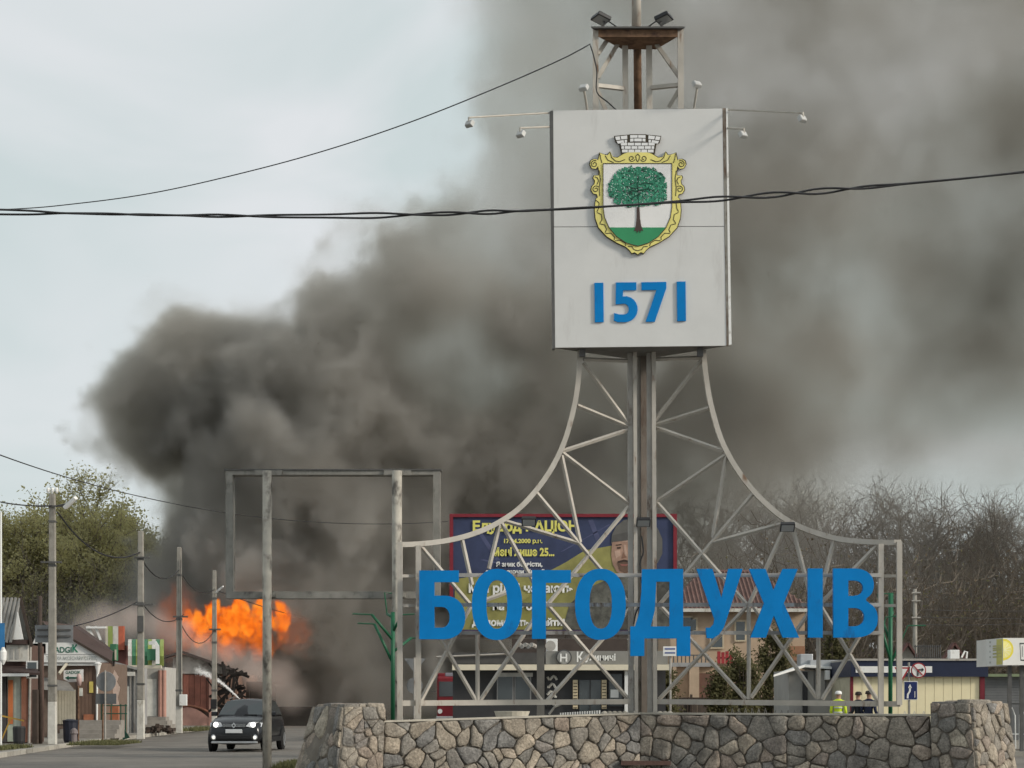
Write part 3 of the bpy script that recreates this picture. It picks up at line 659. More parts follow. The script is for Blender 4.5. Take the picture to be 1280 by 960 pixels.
pprint([(779.5, 681), (782.5, 681), (784.5, 696), (781, 694)], shl, 6.3)
pprint([(772, 701.5), (780, 699.4), (789, 701.5), (788, 703.6), (780, 702.2), (773, 703.8)], dk, 6.5)
for q in ([(765, 677.5), (806, 673.5), (806, 669), (796, 665.5), (782, 665.5), (766, 669)],): pprint(q, M('poster_hat_band', (.085, .082, .078), .6), 5.6)
for i_ in range(7): pprint([(786+i_*5, 652+abs(i_-3)*1.2), (787.2+i_*5, 652+abs(i_-3)*1.2), (788+i_*5.4, 672), (786.6+i_*5.4, 672)], M('poster_knit', (.15, .145, .135), .6), 5.4)
pprint([(770, 787), (776, 756), (788, 742), (800, 744), (792, 787)], M('poster_vest', (.065, .063, .055), .6, 0, .4, 4), 3.5)
pprint([(808, 740), (830, 734), (839, 745), (839, 760), (815, 757)], M('poster_vest', (.065, .063, .055)), 3.5)
for (xa, ya, xb, yb, w__) in ((590, 655, 620, 700, 5), (600, 700, 660, 712, 4), (735, 650, 745, 675, 6), (700, 690, 760, 655, 4)): pprint([(xa, ya), (xa+w__, ya-1), (xb+w__, yb), (xb, yb+1)], M('poster_fold', (.075, .085, .17), .55, 0, .2), .6)
pprint([(775, 705.2), (786, 705.2), (783, 707.4), (777, 707.4)], M('poster_lip', (.30, .12, .10), .6), 7)
ty = M('poster_text_yellow', (.70, .66, .16), .55, 0, .03); tw = M('poster_text_white', (.74, .74, .72), .55, 0, .03)
for body, box, m_ in (('Едуард КАЦЮН', (591, 722, 650.5, 668), ty), ('17.04.2000 р.н.', (630, 678, 673.5, 680.5), ty), ('Мені лише 25...', (615, 693, 684, 695.5), ty),
    ('Я зник безвісти,', (620, 678, 702, 709.5), tw), ('захищаючи Україну', (607, 690, 711.5, 718.5), tw), ('Мої рідні чекають', (586, 716, 729, 744), tw), ('на новості', (616, 682, 751, 763), tw), ('Допоможіть знайти!', (590, 706, 772.5, 784.5), tw)):
    lettering(body, box, D, m_, sheet, bold=.04, fwd=.03)
MB().bar((PX(676, D), D+.35, 0), (PX(676, D), D+.35, PZ(642, D)), .2, .24).build('post', M('billboard_post', (.115, .11, .10), .6), pb)
MB().bb(PX(566, D), PX(842, D), D+.26, D+.34, PZ(798, D), PZ(793, D)).build('catwalk', grey_steel, pb)

# ------------------------------------------------------------------ overhead cables
def cable(pts, r, label, name='cable', k=8, n=5, strands=1, grp=None):
    P_ = smooth_path([tuple(W(*p)) for p in pts], k); m = MB()
    for s in range(strands):
        if strands == 1: q = P_
        else:
            rr = random.Random(5+s); q = []
            for i, p in enumerate(P_):
                a = i*.55+s*math.pi; w_ = .013*(1+.9*math.sin(i*.13+.7*math.sin(i*.31))); a = i*.31+1.3*math.sin(i*.17)+s*math.pi; q.append((p[0], p[1]+w_*math.cos(a), p[2]+w_*1.6*math.sin(a)))
        m.sweep(q, r, n)
    return tag(m.build(name, black, smooth=True), label, 'cable', grp)
cable([(-260, 259, 30), (0, 265, 30), (110, 267, 30), (250, 269.5, 30), (420, 270, 30), (560, 267, 30), (700, 261.5, 30), (850, 252, 30), (1000, 241, 30), (1140, 229, 30), (1280, 215, 30), (1560, 180, 30)], .017, 'thick twisted black cable crossing the whole view in front of the crest', k=14, strands=2)
cable([(-200, 266, 52), (0, 262, 49), (100, 254, 47.5), (200, 239.5, 46), (320, 212, 44.5), (420, 184, 43.4), (520, 150, 42.5), (620, 110, 41.8), (700, 75, 41.4), (738, 55, 41.3)], .013, 'thin black wire climbing from the left to the top of the town sign', k=8)

# ------------------------------------------------------------------ street poles on the left
def street_pole(px, base, top, label, white_from, w0=.27, w1=.19, arms=()):
    D = CZ*F/(base-HY); x = PX(px, D)
    p = thing('utility_pole', label, 'utility pole', (x, D, .12), 'concrete utility poles along the left pavement')
    zt_, zw = PZ(top, D), PZ(white_from, D); f = (zw-.12)/(zt_-.12); wm = w0+(w1-w0)*f
    def taper(za, zb, wa, wb, nm, mat):
        m = MB(); m.add([(x+sx*w/2, D+sy*w/2, z) for z, w in ((za, wa), (zb, wb)) for sx, sy in ((-1,-1),(1,-1),(1,1),(-1,1))], [(3,2,1,0),(4,5,6,7)]+[(i, (i+1) % 4, (i+1) % 4+4, i+4) for i in range(4)]); return m.build(nm, mat, p, bevel=.02)
    taper(.12, zw, w0, wm, 'whitewashed_base', whitewash); taper(zw, zt_, wm, w1, 'shaft', concrete)
    for y in (top+35, top+90, white_from-20): 
        ww = w1+(w0-w1)*max(0, (y-top)/(base-top))+.03
        MB().bb(x-ww/2, x+ww/2, D-ww/2, D+ww/2, PZ(y+1.2, D), PZ(y-1.2, D)).build('steel_band', dark_steel, p)
    return p, D, x
p1, D1, X1 = street_pole(65.5, 935, 617, 'nearest concrete utility pole at left, whitewashed at the foot, with a white lamp arm', 877)
MB().bb(X1-.5, X1+.45, D1-.16, D1-.1, PZ(634, D1), PZ(632, D1)).build('crossarm', dark_steel, p1)
MB().sweep([W(72, 632, D1-.2), W(84, 630, D1-.4), W(92, 624, D1-.5)], .03, 6).build('lamp_arm', dark_steel, p1)
m = MB(); m.sweep([W(81, 635, D1-.45), W(95, 622, D1-.6)], 0, square=(.12, .22)); m.build('lamp_head', white_paint, p1, bevel=.02)
MB().bb(X1-.35, X1+.35, D1-.2, D1-.14, PZ(704, D1), PZ(702, D1)).build('crossarm', dark_steel, p1)
for dx in (-.14, 0, .14): MB().lathe((X1+dx, D1, PZ(616, D1)), [(.035, 0), (.06, .05), (.06, .12), (.03, .17)], 8).build('insulator', white_paint, p1)
p2, D2, X2 = street_pole(176, 928, 664, 'second concrete utility pole along the left pavement with two crossarms', 875)
MB().bb(X2-.22, X2+.35, D2-.16, D2-.1, PZ(698, D2), PZ(696, D2)).build('crossarm', dark_steel, p2)
MB().bb(X2-.3, X2+.5, D2-.16, D2-.1, PZ(757, D2), PZ(755, D2)).build('crossarm', dark_steel, p2)
MB().bb(X2-.1, X2+.13, D2-.2, D2-.14, PZ(790, D2), PZ(770, D2)).build('meter_strap', dark_steel, p2)
p3, D3, X3 = street_pole(224, 920, 684, 'third concrete utility pole along the left pavement with a grey meter box', 883)
MB().bb(X3+.05, X3+.38, D3-.3, D3-.12, PZ(882, D3), PZ(868, D3)).build('meter_box', white_paint, p3, bevel=.015)
MB().bb(X3-.25, X3+.4, D3-.16, D3-.1, PZ(772, D3), PZ(770, D3)).build('crossarm', dark_steel, p3)
MB().sweep([(X3+.1, D3-.15, PZ(868, D3)), (X3+.1, D3-.15, PZ(700, D3))], .02, 5).build('conduit', dark_steel, p3)
p4, D4, X4 = street_pole(268, 913, 713, 'farthest concrete utility pole, in front of the flames behind the car', 883)
MB().sweep([W(270, 741, D4-.2), W(274, 737, D4-.4), W(279, 733, D4-.5)], .05, 6).build('lamp_arm', white_paint, p4)
MB().bb(X4-.25, X4+.35, D4-.2, D4-.14, PZ(788, D4), PZ(786, D4)).build('crossarm', dark_steel, p4)
MB().bb(X4-.15, X4+.15, D4-.3, D4-.14, PZ(886, D4), PZ(874, D4)).build('switch_box', black, p4)
def c2(a, b, sag, r, label):
    (xa, ya, da), (xb, yb, db) = a, b; pts = []
    for i in range(9):
        t = i/8; pts.append((xa+(xb-xa)*t, ya+(yb-ya)*t+sag*4*t*(1-t), da+(db-da)*t))
    return cable(pts, r, label, k=2, grp='street wires on the left')
c2((-80, 600, 54), (66, 632, D1), 10, .022, 'black wire sagging into the top of the nearest pole from the left edge')
c2((72, 640, D1), (176, 690, D2), 26, .03, 'heavy black cable sagging between the first and second poles')
c2((-60, 545, 50), (181, 622, 90), 6, .02, 'thin wire running over the yellow green tree top')
c2((181, 622, 90), (560, 652, 120), 14, .02, 'long thin wire running through the smoke behind the empty frame')
c2((176, 697, D2), (224, 712, D3), 18, .025, 'black cable sagging between the second and third poles')
c2((224, 712, D3), (268, 737, D4), 14, .025, 'black cable sagging between the third pole and the last one')
c2((180, 757, D2), (230, 768, D3), 14, .02, 'low wire loop hanging between the second and third poles')
c2((268, 737, D4), (520, 795, 150), 10, .025, 'black wire running down to the right from the last pole')
c2((90, 783, 76), (176, 750, D2), 4, .02, 'low wire rising from the brown shop roof to the second pole')
c2((224, 775, D3), (268, 788, D4), 22, .02, 'low wire loop hanging in front of the flames')

# ------------------------------------------------------------------ the car
def make_car():
    cp = (PX(298, 61.0), 61.0)
    car = thing('car', 'dark grey hatchback with lit headlights driving toward the viewer', 'car', (0, 0, 0))
    paint = M('dark_grey_car_paint', (.018, .019, .022), .25, .35, .05, 2, 0, spec=.6)
    trim = M('black_car_trim', (.012, .012, .013), .6, 0, .1); chrome = M('car_chrome', (.55, .56, .57), .25, .9, .05, 3, 0)
    gl = glassy('car_glass', (.022, .027, .03), .06)
    sec = [(2.03, .60, .30, .66, .48, .55, .66), (1.97, .74, .22, .80, .52, .69, .78), (1.7, .83, .20, .865, .56, .76, .92), (1.25, .85, .20, .875, .60, .79, 1.0), (.85, .86, .20, .88, .62, .80, 1.04),
           (0, .865, .20, .885, .64, .805, 1.05), (-1.2, .865, .20, .885, .64, .80, 1.06), (-1.8, .84, .22, .865, .66, .76, 1.05), (-2.0, .76, .30, .80, .66, .70, .98), (-2.05, .6, .4, .66, .66, .58, .86)]
    m = MB(); ring = lambda y, ws, zs, wm, zm, wt, z_: [(0, y, zs), (ws, y, zs), (wm, y, zm), (wt+.05, y, z_-.08), (wt-.04, y, z_), (0, y, z_+.035), (-(wt-.04), y, z_), (-(wt+.05), y, z_-.08), (-wm, y, zm), (-ws, y, zs)]
    rs = [ring(*s) for s in sec]; n = 10; vs = [v for r in rs for v in r]
    fs = [(i*n+j, (i+1)*n+j, (i+1)*n+(j+1) % n, i*n+(j+1) % n) for i in range(len(rs)-1) for j in range(n)]+[tuple(range(n)), tuple((len(rs)-1)*n+j for j in range(n))[::-1]]
    m.add(vs, fs); b = m.build('body', paint, car, smooth=True); sd = b.modifiers.new('smooth', 'SUBSURF'); sd.levels = 2; sd.render_levels = 2
    # cabin
    cs = [(.98, .76, 1.02, .74, 1.03), (.25, .775, 1.03, .60, 1.47), (-.5, .775, 1.03, .61, 1.52), (-1.35, .77, 1.04, .59, 1.50), (-1.92, .74, 1.03, .66, 1.05)]
    m = MB(); rs = []
    for y, wb_, zb, wt, z_ in cs: rs.append([(wb_, y, zb), (wt+.03, y, z_-.04), (wt-.06, y, z_), (0, y, z_+.03), (-(wt-.06), y, z_), (-(wt+.03), y, z_-.04), (-wb_, y, zb)])
    n = 7; vs = [v for r in rs for v in r]; fs = [(i*n+j, (i+1)*n+j, (i+1)*n+j+1, i*n+j+1) for i in range(4) for j in range(6)]+[tuple(range(7)), tuple(28+j for j in range(7))[::-1]]
    m.add(vs, fs); m.build('cabin', paint, car, smooth=True)
    def quad(p, nm, mat, par=car): q = MB(); q.add(p, [tuple(range(len(p)))]); return q.build(nm, mat, par)
    quad([(-.70, .955, 1.065), (.70, .955, 1.065), (.585, .30, 1.465), (0, .28, 1.495), (-.585, .30, 1.465)], 'windscreen', gl)
    quad([(-.68, -1.90, 1.09), (-.56, -1.45, 1.45), (.56, -1.45, 1.45), (.68, -1.90, 1.09)], 'rear_window', gl)
    for s in (1, -1):
        for ya, yb, yc, yd in ((.72, -.28, -.28, .2), (-.36, -1.5, -1.25, -.36)):
            q = [(s*.795, ya, 1.075), (s*.80, yb, 1.085), (s*.655, yc, 1.44), (s*.652, yd, 1.41)]
            quad(q if s < 0 else q[::-1], 'side_window', gl)
        mm = MB(); mm.box((s*.93, .62, 1.09), (.2, .1, .13)); mm.build('mirror', paint, car, bevel=.03)
        for y in (1.28, -1.28):
            a = MB(); a.lathe((s*.80 if s > 0 else -.90, y, .33), [(.37, 0), (.37, .1)], 24, 'x'); a.build('wheel_arch', trim, car)
            w = MB(); w.lathe((s*.72 if s > 0 else -.92, y, .315), [(.2, 0), (.29, .0), (.315, .03), (.315, .17), (.29, .2), (.2, .2)], 24, 'x'); wo = w.build('wheel', M('tyre', (.02, .02, .02), .9), car, smooth=False)
            r_ = MB(); r_.lathe((s*.925 if s > 0 else -.94, y, .315), [(.205, 0), (.19, .015), (.06, .008), (.05, .015)], 20, 'x')
            for k in range(5):
                an = k*1.2566; r_.bar((s*.935, y+.04*math.cos(an), .315+.04*math.sin(an)), (s*.935, y+.19*math.cos(an), .315+.19*math.sin(an)), .03, .04)
            r_.build('rim', M('wheel_silver', (.38, .39, .40), .35, .7, .05), wo)
        mm = MB(); mm.sweep([(s*.56, .1, 1.53), (s*.58, -.5, 1.57), (s*.56, -1.2, 1.54)], .018, 6); mm.build('roof_rail', chrome, car)
        # headlights wrap the corner
        h = MB(); h.add([(s*.36, 2.03, .74), (s*.58, 1.985, .70), (s*.80, 1.80, .72), (s*.82, 1.66, .84), (s*.70, 1.86, .875), (s*.46, 1.99, .85),
                         (s*.36, 1.9, .74), (s*.58, 1.85, .70), (s*.76, 1.7, .72), (s*.78, 1.6, .84), (s*.66, 1.76, .875), (s*.46, 1.88, .85)],
                        [(0,1,2,3,4,5), (6,11,10,9,8,7)]+[(i, i+6, (i+1) % 6+6, (i+1) % 6) for i in range(6)])
        hl = h.build('headlight', glassy('headlight_lens', (.55, .57, .6), .1), car)
        e = MB(); e.lathe((s*.585, 1.99, .785), [(.07, -.02), (.07, .012), (.03, .02)], 14, 'y'); e.build('lamp', emit('headlamp_lit', (1, .96, .88), 3), hl)
        f_ = MB(); f_.lathe((s*.64, 1.985, .42), [(.085, -.05), (.085, .02), (.06, .03)], 14, 'y'); fo = f_.build('fog_light', chrome, car)
        f2 = MB(); f2.lathe((s*.64, 2.0, .42), [(.055, 0), (.05, .022)], 12, 'y'); f2.build('lamp', emit('foglamp_lit', (1, .97, .9), .5), fo)
    MB().add([(-.36, 2.035, .70), (.36, 2.035, .70), (.34, 2.02, .82), (-.34, 2.02, .82)], [(0,1,2,3)]).build('grille', trim, car)
    for z in (.73, .765, .80): MB().bb(-.35, .35, 2.02, 2.045, z-.006, z+.006).build('grille_bar', chrome, car)
    MB().bb(-.56, .56, 1.95, 2.06, .36, .50).build('lower_grille', trim, car, bevel=.03)
    MB().bb(-.72, .72, 1.90, 2.05, .24, .31).build('skid_plate', M('skid_silver', (.40, .41, .42), .4, .6, .05), car, bevel=.03)
    MB().bb(-.26, .26, 2.055, 2.075, .545, .655).build('number_plate', M('number_plate_white', (.58, .59, .60), .5, 0, .05), car, bevel=.008)
    em = MB(); em.plate([(0, -2.09, .85), (.075, -2.09, .765), (0, -2.09, .68), (-.075, -2.09, .765)], .02); em.v = [(x, -y, z) for x, y, z in em.v]; em.f = [f[::-1] for f in em.f]
    eo = em.build('emblem', chrome, car)
    e2 = MB(); e2.plate([(0, -2.094, .80), (.03, -2.094, .765), (0, -2.094, .73), (-.03, -2.094, .765)], .01); e2.v = [(x, -y, z) for x, y, z in e2.v]; e2.f = [f[::-1] for f in e2.f]; e2.build('emblem_centre', trim, eo)
    MB().bb(-.5, -.1, .93, .99, 1.06, 1.075).build('wiper', trim, car)
    for s in (1, -1): MB().bb(s*.875, s*.905, -.9, 1.0, .28, .42).build('sill_guard', trim, car)
    for y in (.2, -.75): MB().bb(.885, .905, y-.12, y+.02, .86, .89).build('door_handle', paint, car)
    a = R(4.2); car.location = (cp[0]+.02, cp[1]+2.0, .0); car.rotation_euler = (0, 0, math.pi-a); car.scale = (1.0, 1.0, 1.07); return car
make_car()
# ------------------------------------------------------------------ left-hand shops
brown = M('brown_sheet', (.06, .038, .033), .6, 0, .15, 2, .1); brick_r = M('red_brown_render', (.26, .115, .075), .85, 0, .2, 3, .3)
cream_w = M('cream_render', (.52, .48, .39), .85, 0, .12, 2, .2); pink = M('pink_render', (.42, .235, .19), .85, 0, .15, 2, .2)
grey_w = M('grey_render', (.30, .30, .30), .85, 0, .15, 2, .2, dirt=((.18, .17, .16), .25, 2, .5)); slate = M('corrugated_asbestos', (.27, .265, .255), .9, 0, .2, 3, .3)
dark_in = M('dark_interior', (.025, .022, .02), .8); wood_d = M('dark_wood', (.055, .04, .032), .8, 0, .3, 5, .3)
win_glass = glassy('window_glass', (.05, .06, .065), .08); steps_m = M('stone_steps', (.27, .25, .225), .9, 0, .2, 3, .4, 25)
green_p = M('green_sheet', (.05, .17, .09), .6, 0, .1); lime = M('lime_awning', (.26, .32, .09), .7, 0, .12)
def ribs(x0, x1, y, z0, z1, step, mat, parent, name='panel', d=.03):
    """corrugated/board facing facing -y: each board its own piece"""
    n = max(1, int(round((x1-x0)/step))); st = (x1-x0)/n
    me = MB().bb(0, st-.012, 0, d, 0, z1-z0).mesh(name); me.materials.append(mat)
    for i in range(n):
        o = link(bpy.data.objects.new(name, me)); o.parent = parent; o.location = Vector((x0+i*st+.006, y-d, z0))-ORG[parent.name]
def window(parent, l, r, t, b, D, fr=white_paint, fw=.05, nm='window', mull=1):
    w = MB().bb(PX(l, D), PX(r, D), D-.05, D+.02, PZ(b, D), PZ(t, D)).build(nm, fr, parent)
    x0, x1, z0, z1 = PX(l, D)+fw, PX(r, D)-fw, PZ(b, D)+fw, PZ(t, D)-fw
    for i in range(mull):
        a = x0+(x1-x0)*i/mull+(.02 if i else 0); c = x0+(x1-x0)*(i+1)/mull-(.02 if i < mull-1 else 0)
        MB().bb(a, c, D-.06, D-.045, z0, z1).build('pane', win_glass, w)
    return w
GZ = .122
# corner shop with grey corrugated gable roof
D = 68.0
h = thing('corner_shop', 'leftmost shop with grey corrugated gable roof and white gable board', 'shop', (PX(-10, D), D+2, GZ))
MB().bb(PX(-90, D), PX(36, D), D, D+2.2, GZ, PZ(806, D)).build('wall', M('dark_brown_wall', (.10, .06, .048), .8, 0, .2, 3), h)
gm = MB(); gm.plate([W(-40, 806, D), W(36, 803, D), W(25, 752, D), W(-20, 752, D)], .12); gm.build('gable_board', whitewash, h)
rf = MB(); rf.add([W(-60, 806, D-.35), W(-20, 742, D-.35), W(-20, 742, D+6), W(-60, 806, D+6)], [(0,1,2,3)]); rf.build('roof_slope', slate, h)
rr_ = MB().add([W(25, 746, D-.3), W(40, 808, D-.3), W(40, 808, D+2.4), W(25, 746, D+2.4)], [(0,1,2,3)]).build('roof_slope', slate, h)
# near slope facing the viewer: corrugations as pieces
for i in range(14):
    px = -40+i*5; MB().sweep([W(px, 747, D-.4), W(px-12, 803, D-.55)], .055, 6).build('corrugation', slate, h)
MB().bar(W(25, 746, D-.42), W(40, 808, D-.42), .1, .06).build('bargeboard', wood_d, h)
gb_ = MB(); gb_.plate([W(8, 800, D-.5), W(29, 799, D-.5), W(22, 764, D-.5)], .05); gb_.build('gable_panel', white_paint, h)
MB().bb(PX(8, D), PX(37, D), D-.5, D-.1, PZ(806, D), PZ(800, D)).build('fascia', brown, h)
MB().bb(PX(11, D), PX(38, D), D-.35, D-.1, PZ(827, D), PZ(806.5, D)).build('sign_board', whitewash, h)
aw = MB(); aw.add([W(-30, 829, D), W(48, 832, D), W(50, 841, D-1.4), W(-30, 838, D-1.4), W(-30, 832, D), W(48, 835, D), W(50, 844, D-1.4), W(-30, 841, D-1.4)], [(0,3,2,1),(4,5,6,7),(0,1,5,4),(1,2,6,5),(2,3,7,6),(3,0,4,7)]); aw.build('awning', brown, h)
dr = MB().bb(PX(10, D), PX(28, D), D-.08, D+.05, GZ+.05, PZ(842, D)).build('shop_door', M('pale_green_door', (.42, .46, .38), .5), h)
MB().bb(PX(11, D), PX(17, D), D-.1, D-.07, PZ(905, D), PZ(850, D)).build('orange_poster', M('orange_poster', (.55, .17, .06), .5), dr)
MB().bb(PX(19, D), PX(26, D), D-.1, D-.07, PZ(915, D), PZ(846, D)).build('pane', M('pale_pane', (.55, .58, .5), .3), dr)
MB().bb(PX(-10, D), PX(9, D), D-.14, D+.05, GZ+.03, PZ(845, D)).build('shutter', M('dark_shutter', (.06, .055, .055), .6), h)
MB().bb(PX(28.5, D), PX(37, D), D-.2, D-.02, GZ+.03, PZ(845, D)).build('pier', brick_r, h)
window(h, 33, 48, 826, 848, D-.6)
MB().bar(W(3, 895, D-1.5), W(30, 901, D-1.5), .05).build('handrail', M('yellow_rail', (.55, .33, .06), .5), h)
MB().bar(W(14, 897, D-1.5), (PX(14, D), D-1.5, GZ), .04).build('rail_post', M('yellow_rail', (.5, .3, .06), .5), h)
tag(MB().lathe((PX(24, D-2), D-2, GZ), [(.17, 0), (.2, .1), (.22, .55), (.19, .6)], 12).build('litter_bin', black), 'black litter bin outside the leftmost shop door', 'bin')
MB().bb(PX(-40, D), PX(49, D), D-1.46, D-1.42, PZ(846, D), PZ(842.5, D)).build('awning_valance', white_paint, h)
for px in (18, 25): MB().bb(PX(px-2, D), PX(px+2, D), D-.37, D-.35, PZ(824, D), PZ(811, D)).build('sign_letter_block', M('faded_sign_grey', (.36, .35, .33), .7), h)
MB().sweep([W(38, 806, D-.2), (PX(38, D), D-.2, GZ)], .045, 8).build('drainpipe', grey_steel, h)
# dark wooden post
tag(MB().sweep([(PX(50.5, 67), 67, GZ), (PX(50, 67), 67, PZ(745, 67))], .075, 8).build('wooden_post', wood_d, smooth=True), 'dark brown wooden post left of the nearest utility pole', 'post')
tag(MB().bb(PX(41, 66.8), PX(47.5, 66.8), 66.7, 66.95, GZ, PZ(862, 66.8)).build('door_leaf', wood_d, bevel=.02), 'narrow dark wooden board standing beside the dark post', 'board')
# sign board seen from behind, on the first pole
sb = thing('road_sign_board', 'grey back of a wide road sign fixed to the nearest utility pole', 'sign', (PX(66, D1), D1+.3, PZ(803, D1)))
MB().bb(PX(42, D1), PX(89.5, D1), D1+.2, D1+.24, PZ(803, D1), PZ(781, D1)).build('board', M('sign_back_grey', (.22, .225, .23), .5, .3), sb)
for y in (787, 795): MB().bb(PX(45, D1), PX(87, D1), D1+.15, D1+.2, PZ(y+1, D1), PZ(y-1, D1)).build('stiffener', dark_steel, sb)
# phone shop with white lettered gable and brown roof
D = 78.0
s = thing('phone_shop', 'shop with white lettered gable under a dark brown pitched roof', 'shop', (PX(90, D), D+2, GZ))
MB().bb(PX(35, D), PX(122, D), D, D+6, GZ, PZ(828, D)).build('wall', M('shop_wall_dark', (.16, .115, .09), .8), s)
gp = MB(); gp.plate([W(30, 828, D-.3), W(136, 828, D-.3), W(90, 800, D-.3), W(60, 786, D-.3), W(45, 795, D-.3)], .1); gb = gp.build('gable_sign', white_paint, s)
rs_ = MB(); rs_.add([W(52, 776, D-.5), W(90, 781, D+.4), W(141, 815, D+.5), W(140, 827, D-.33), W(90, 798, D-.33), W(60, 784, D-.33)], [(5,4,1,0), (4,3,2,1)]); 
rs_.add([W(58, 776, D+5), W(100, 783, D+5), W(146, 815, D+5), W(141, 815, D+.5), W(90, 781, D+.4)], [(0,1,4), (4,1,2,3)]); rs_.build('roof', brown, s)
MB().sweep([W(60, 785, D-.36), W(90, 799, D-.36), W(140, 828, D-.36)], 0, square=(.09, .05)).build('bargeboard', wood_d, s)
tg = M('sign_text_green', (.03, .13, .09), .5); 
lettering('GADGI', (62, 89.5, 808.5, 816), D-.31, tg, gb, bold=.02); lettering('K', (90.5, 98, 805.5, 815.5), D-.31, M('sign_text_bright_green', (.02, .22, .13), .5), gb, bold=.02)
lettering('ТЕХНІКА АКСЕСУАРИ СЕРВІС', (58, 121.5, 820.5, 825), D-.31, M('sign_text_grey', (.25, .28, .27), .5), gb)
MB().bb(PX(55, D), PX(121, D), D-.312, D-.302, PZ(818.6, D), PZ(818, D)).build('sign_rule', grey_w, gb)
ribs(PX(97, D), PX(121, D), D-.02, GZ+.4, PZ(830, D), .14, M('brown_ribbed_sheet', (.15, .095, .07), .55, 0, .1), s)
MB().bb(PX(105, D), PX(118, D), D-.08, D-.02, GZ+.3, PZ(893, D)).build('brick_plinth', M('orange_brick', (.36, .14, .075), .8, 0, .2, 5), s)
MB().add([W(52, 846, D), W(85, 852, D), W(94, 864, D-.9), W(52, 862, D-.9)], [(0,1,2,3)]).build('window_awning', M('grey_awning', (.2, .19, .175), .7), s)
ribs(PX(70, D), PX(95, D), D-.03, PZ(905, D), PZ(862, D), .12, M('cream_curtain', (.46, .42, .33), .85, 0, .15, 3), s, 'slat')
MB().bb(PX(43, D), PX(60, D), D-.3, D-.05, PZ(818, D), PZ(804, D)).build('air_conditioner', white_paint, s, bevel=.02)
MB().bar(W(74, 842, D-.5), W(84, 829, D-.2), .1).build('awning_strut', cream_w, s)
for k in range(4): MB().bb(PX(74+k*5, D-1.2), PX(150, D-1.2), D-2.2+k*.4, D-.3, GZ+.17*k, GZ+.17*(k+1)).build('step', steps_m, s)
MB().lathe((PX(125, D), D-.4, PZ(843, D)), [(.04, 0), (.12, .35), (.16, .42), (.05, .48)], 10).build('wall_lamp', white_paint, s)
window(s, 63, 69, 852, 880, D-.02, white_paint)
MB().bb(PX(99, D), PX(104, D), D-.09, D-.06, PZ(870, D), PZ(860, D)).build('poster', M('pale_poster', (.6, .6, .55), .6), s)
MB().bb(PX(112, D), PX(117, D), D-.09, D-.06, PZ(866, D), PZ(852, D)).build('poster', M('yellow_poster', (.55, .45, .12), .6), s)
MB().sweep([W(121.5, 829, D-.1), (PX(121.5, D), D-.1, GZ)], .04, 8).build('drainpipe', white_paint, s)
MB().bb(PX(56, D), PX(122, D), D-.22, D-.02, PZ(832, D), PZ(829, D)).build('soffit', white_paint, s)
# arrow sign on a post
D = 70.0
a = thing('arrow_sign', 'small white sign with green arrow on a thin post before the brown shop', 'sign', (PX(98, D), D, GZ))
MB().tube((PX(98, D), D, GZ), (PX(98, D), D, PZ(838, D)), .03).build('post', rusty, a)
ab = MB(); ab.plate([W(79.5, 838, D-.05), W(104, 836.5, D-.05), W(104, 852, D-.05), W(86, 852.5, D-.05), W(79.5, 849, D-.05)], .03); abo = ab.build('board', white_paint, a)
lettering('GADGIK', (82, 101, 838.5, 842.5), D-.052, tg, abo, bold=.02)
ar = MB(); ar.plate([W(81, 847.3, D-.058), W(86, 844.6, D-.058), W(86, 846.2, D-.058), W(97, 846.2, D-.058), W(97, 848.4, D-.058), W(86, 848.4, D-.058), W(86, 850, D-.058)], .004); ar.build('arrow', tg, abo)
tag(MB().sweep([W(99, 857, D-.2), W(99, 849, D-.2), W(98.5, 842, D-.2)], [.07, .1, .05], 8).build('paper_lantern', M('pink_plastic', (.5, .36, .33), .6), smooth=True), 'pale pink bag hung on the post of the arrow sign', 'bag')
# round sign from behind
D = 69.0
rs2 = thing('round_sign_back', 'grey round sign with a square plate below, seen from behind near the second pole', 'sign', (PX(131.5, D), D, GZ))
MB().tube((PX(131.5, D), D, GZ), (PX(131.5, D), D, PZ(838, D)), .03).build('post', grey_steel, rs2)
MB().lathe((PX(132, D), D+.05, PZ(852, D)), [(.34, 0), (.35, .02)], 28, 'y').build('disc', M('sign_back_grey', (.2, .2, .2)), rs2)
MB().bb(PX(119, D), PX(145, D), D+.05, D+.07, PZ(880, D), PZ(867, D)).build('plate', M('sign_back_dark', (.12, .125, .13), .5, .2), rs2)
tag(MB().tube((PX(121, D), D+1, GZ), (PX(121, D), D+1, PZ(872, D)), .03).build('steel_post', rusty), 'thin rusty post left of the round sign seen from behind', 'post')
# blue sign cut by the left edge
bs = thing('blue_sign', 'blue road sign on a white post at the left picture edge', 'sign', (PX(1, 62), 62, GZ))
MB().tube((PX(1, 62), 62, GZ), (PX(1, 62), 62, PZ(640, 62)), .035).build('post', white_paint, bs)
MB().bb(PX(-16, 62), PX(6.5, 62), 61.9, 61.94, PZ(816, 62), PZ(779, 62)).build('board', M('road_sign_blue', (.03, .16, .36), .45), bs)
tag(MB().lathe((PX(4, 61.8), 61.8, PZ(831, 61.8)), [(.02, 0), (.1, .15), (.11, .4), (.04, .55)], 10).build('hanging_pennant', white_paint), 'white tapered object hanging below the blue sign at the left edge', 'pennant')
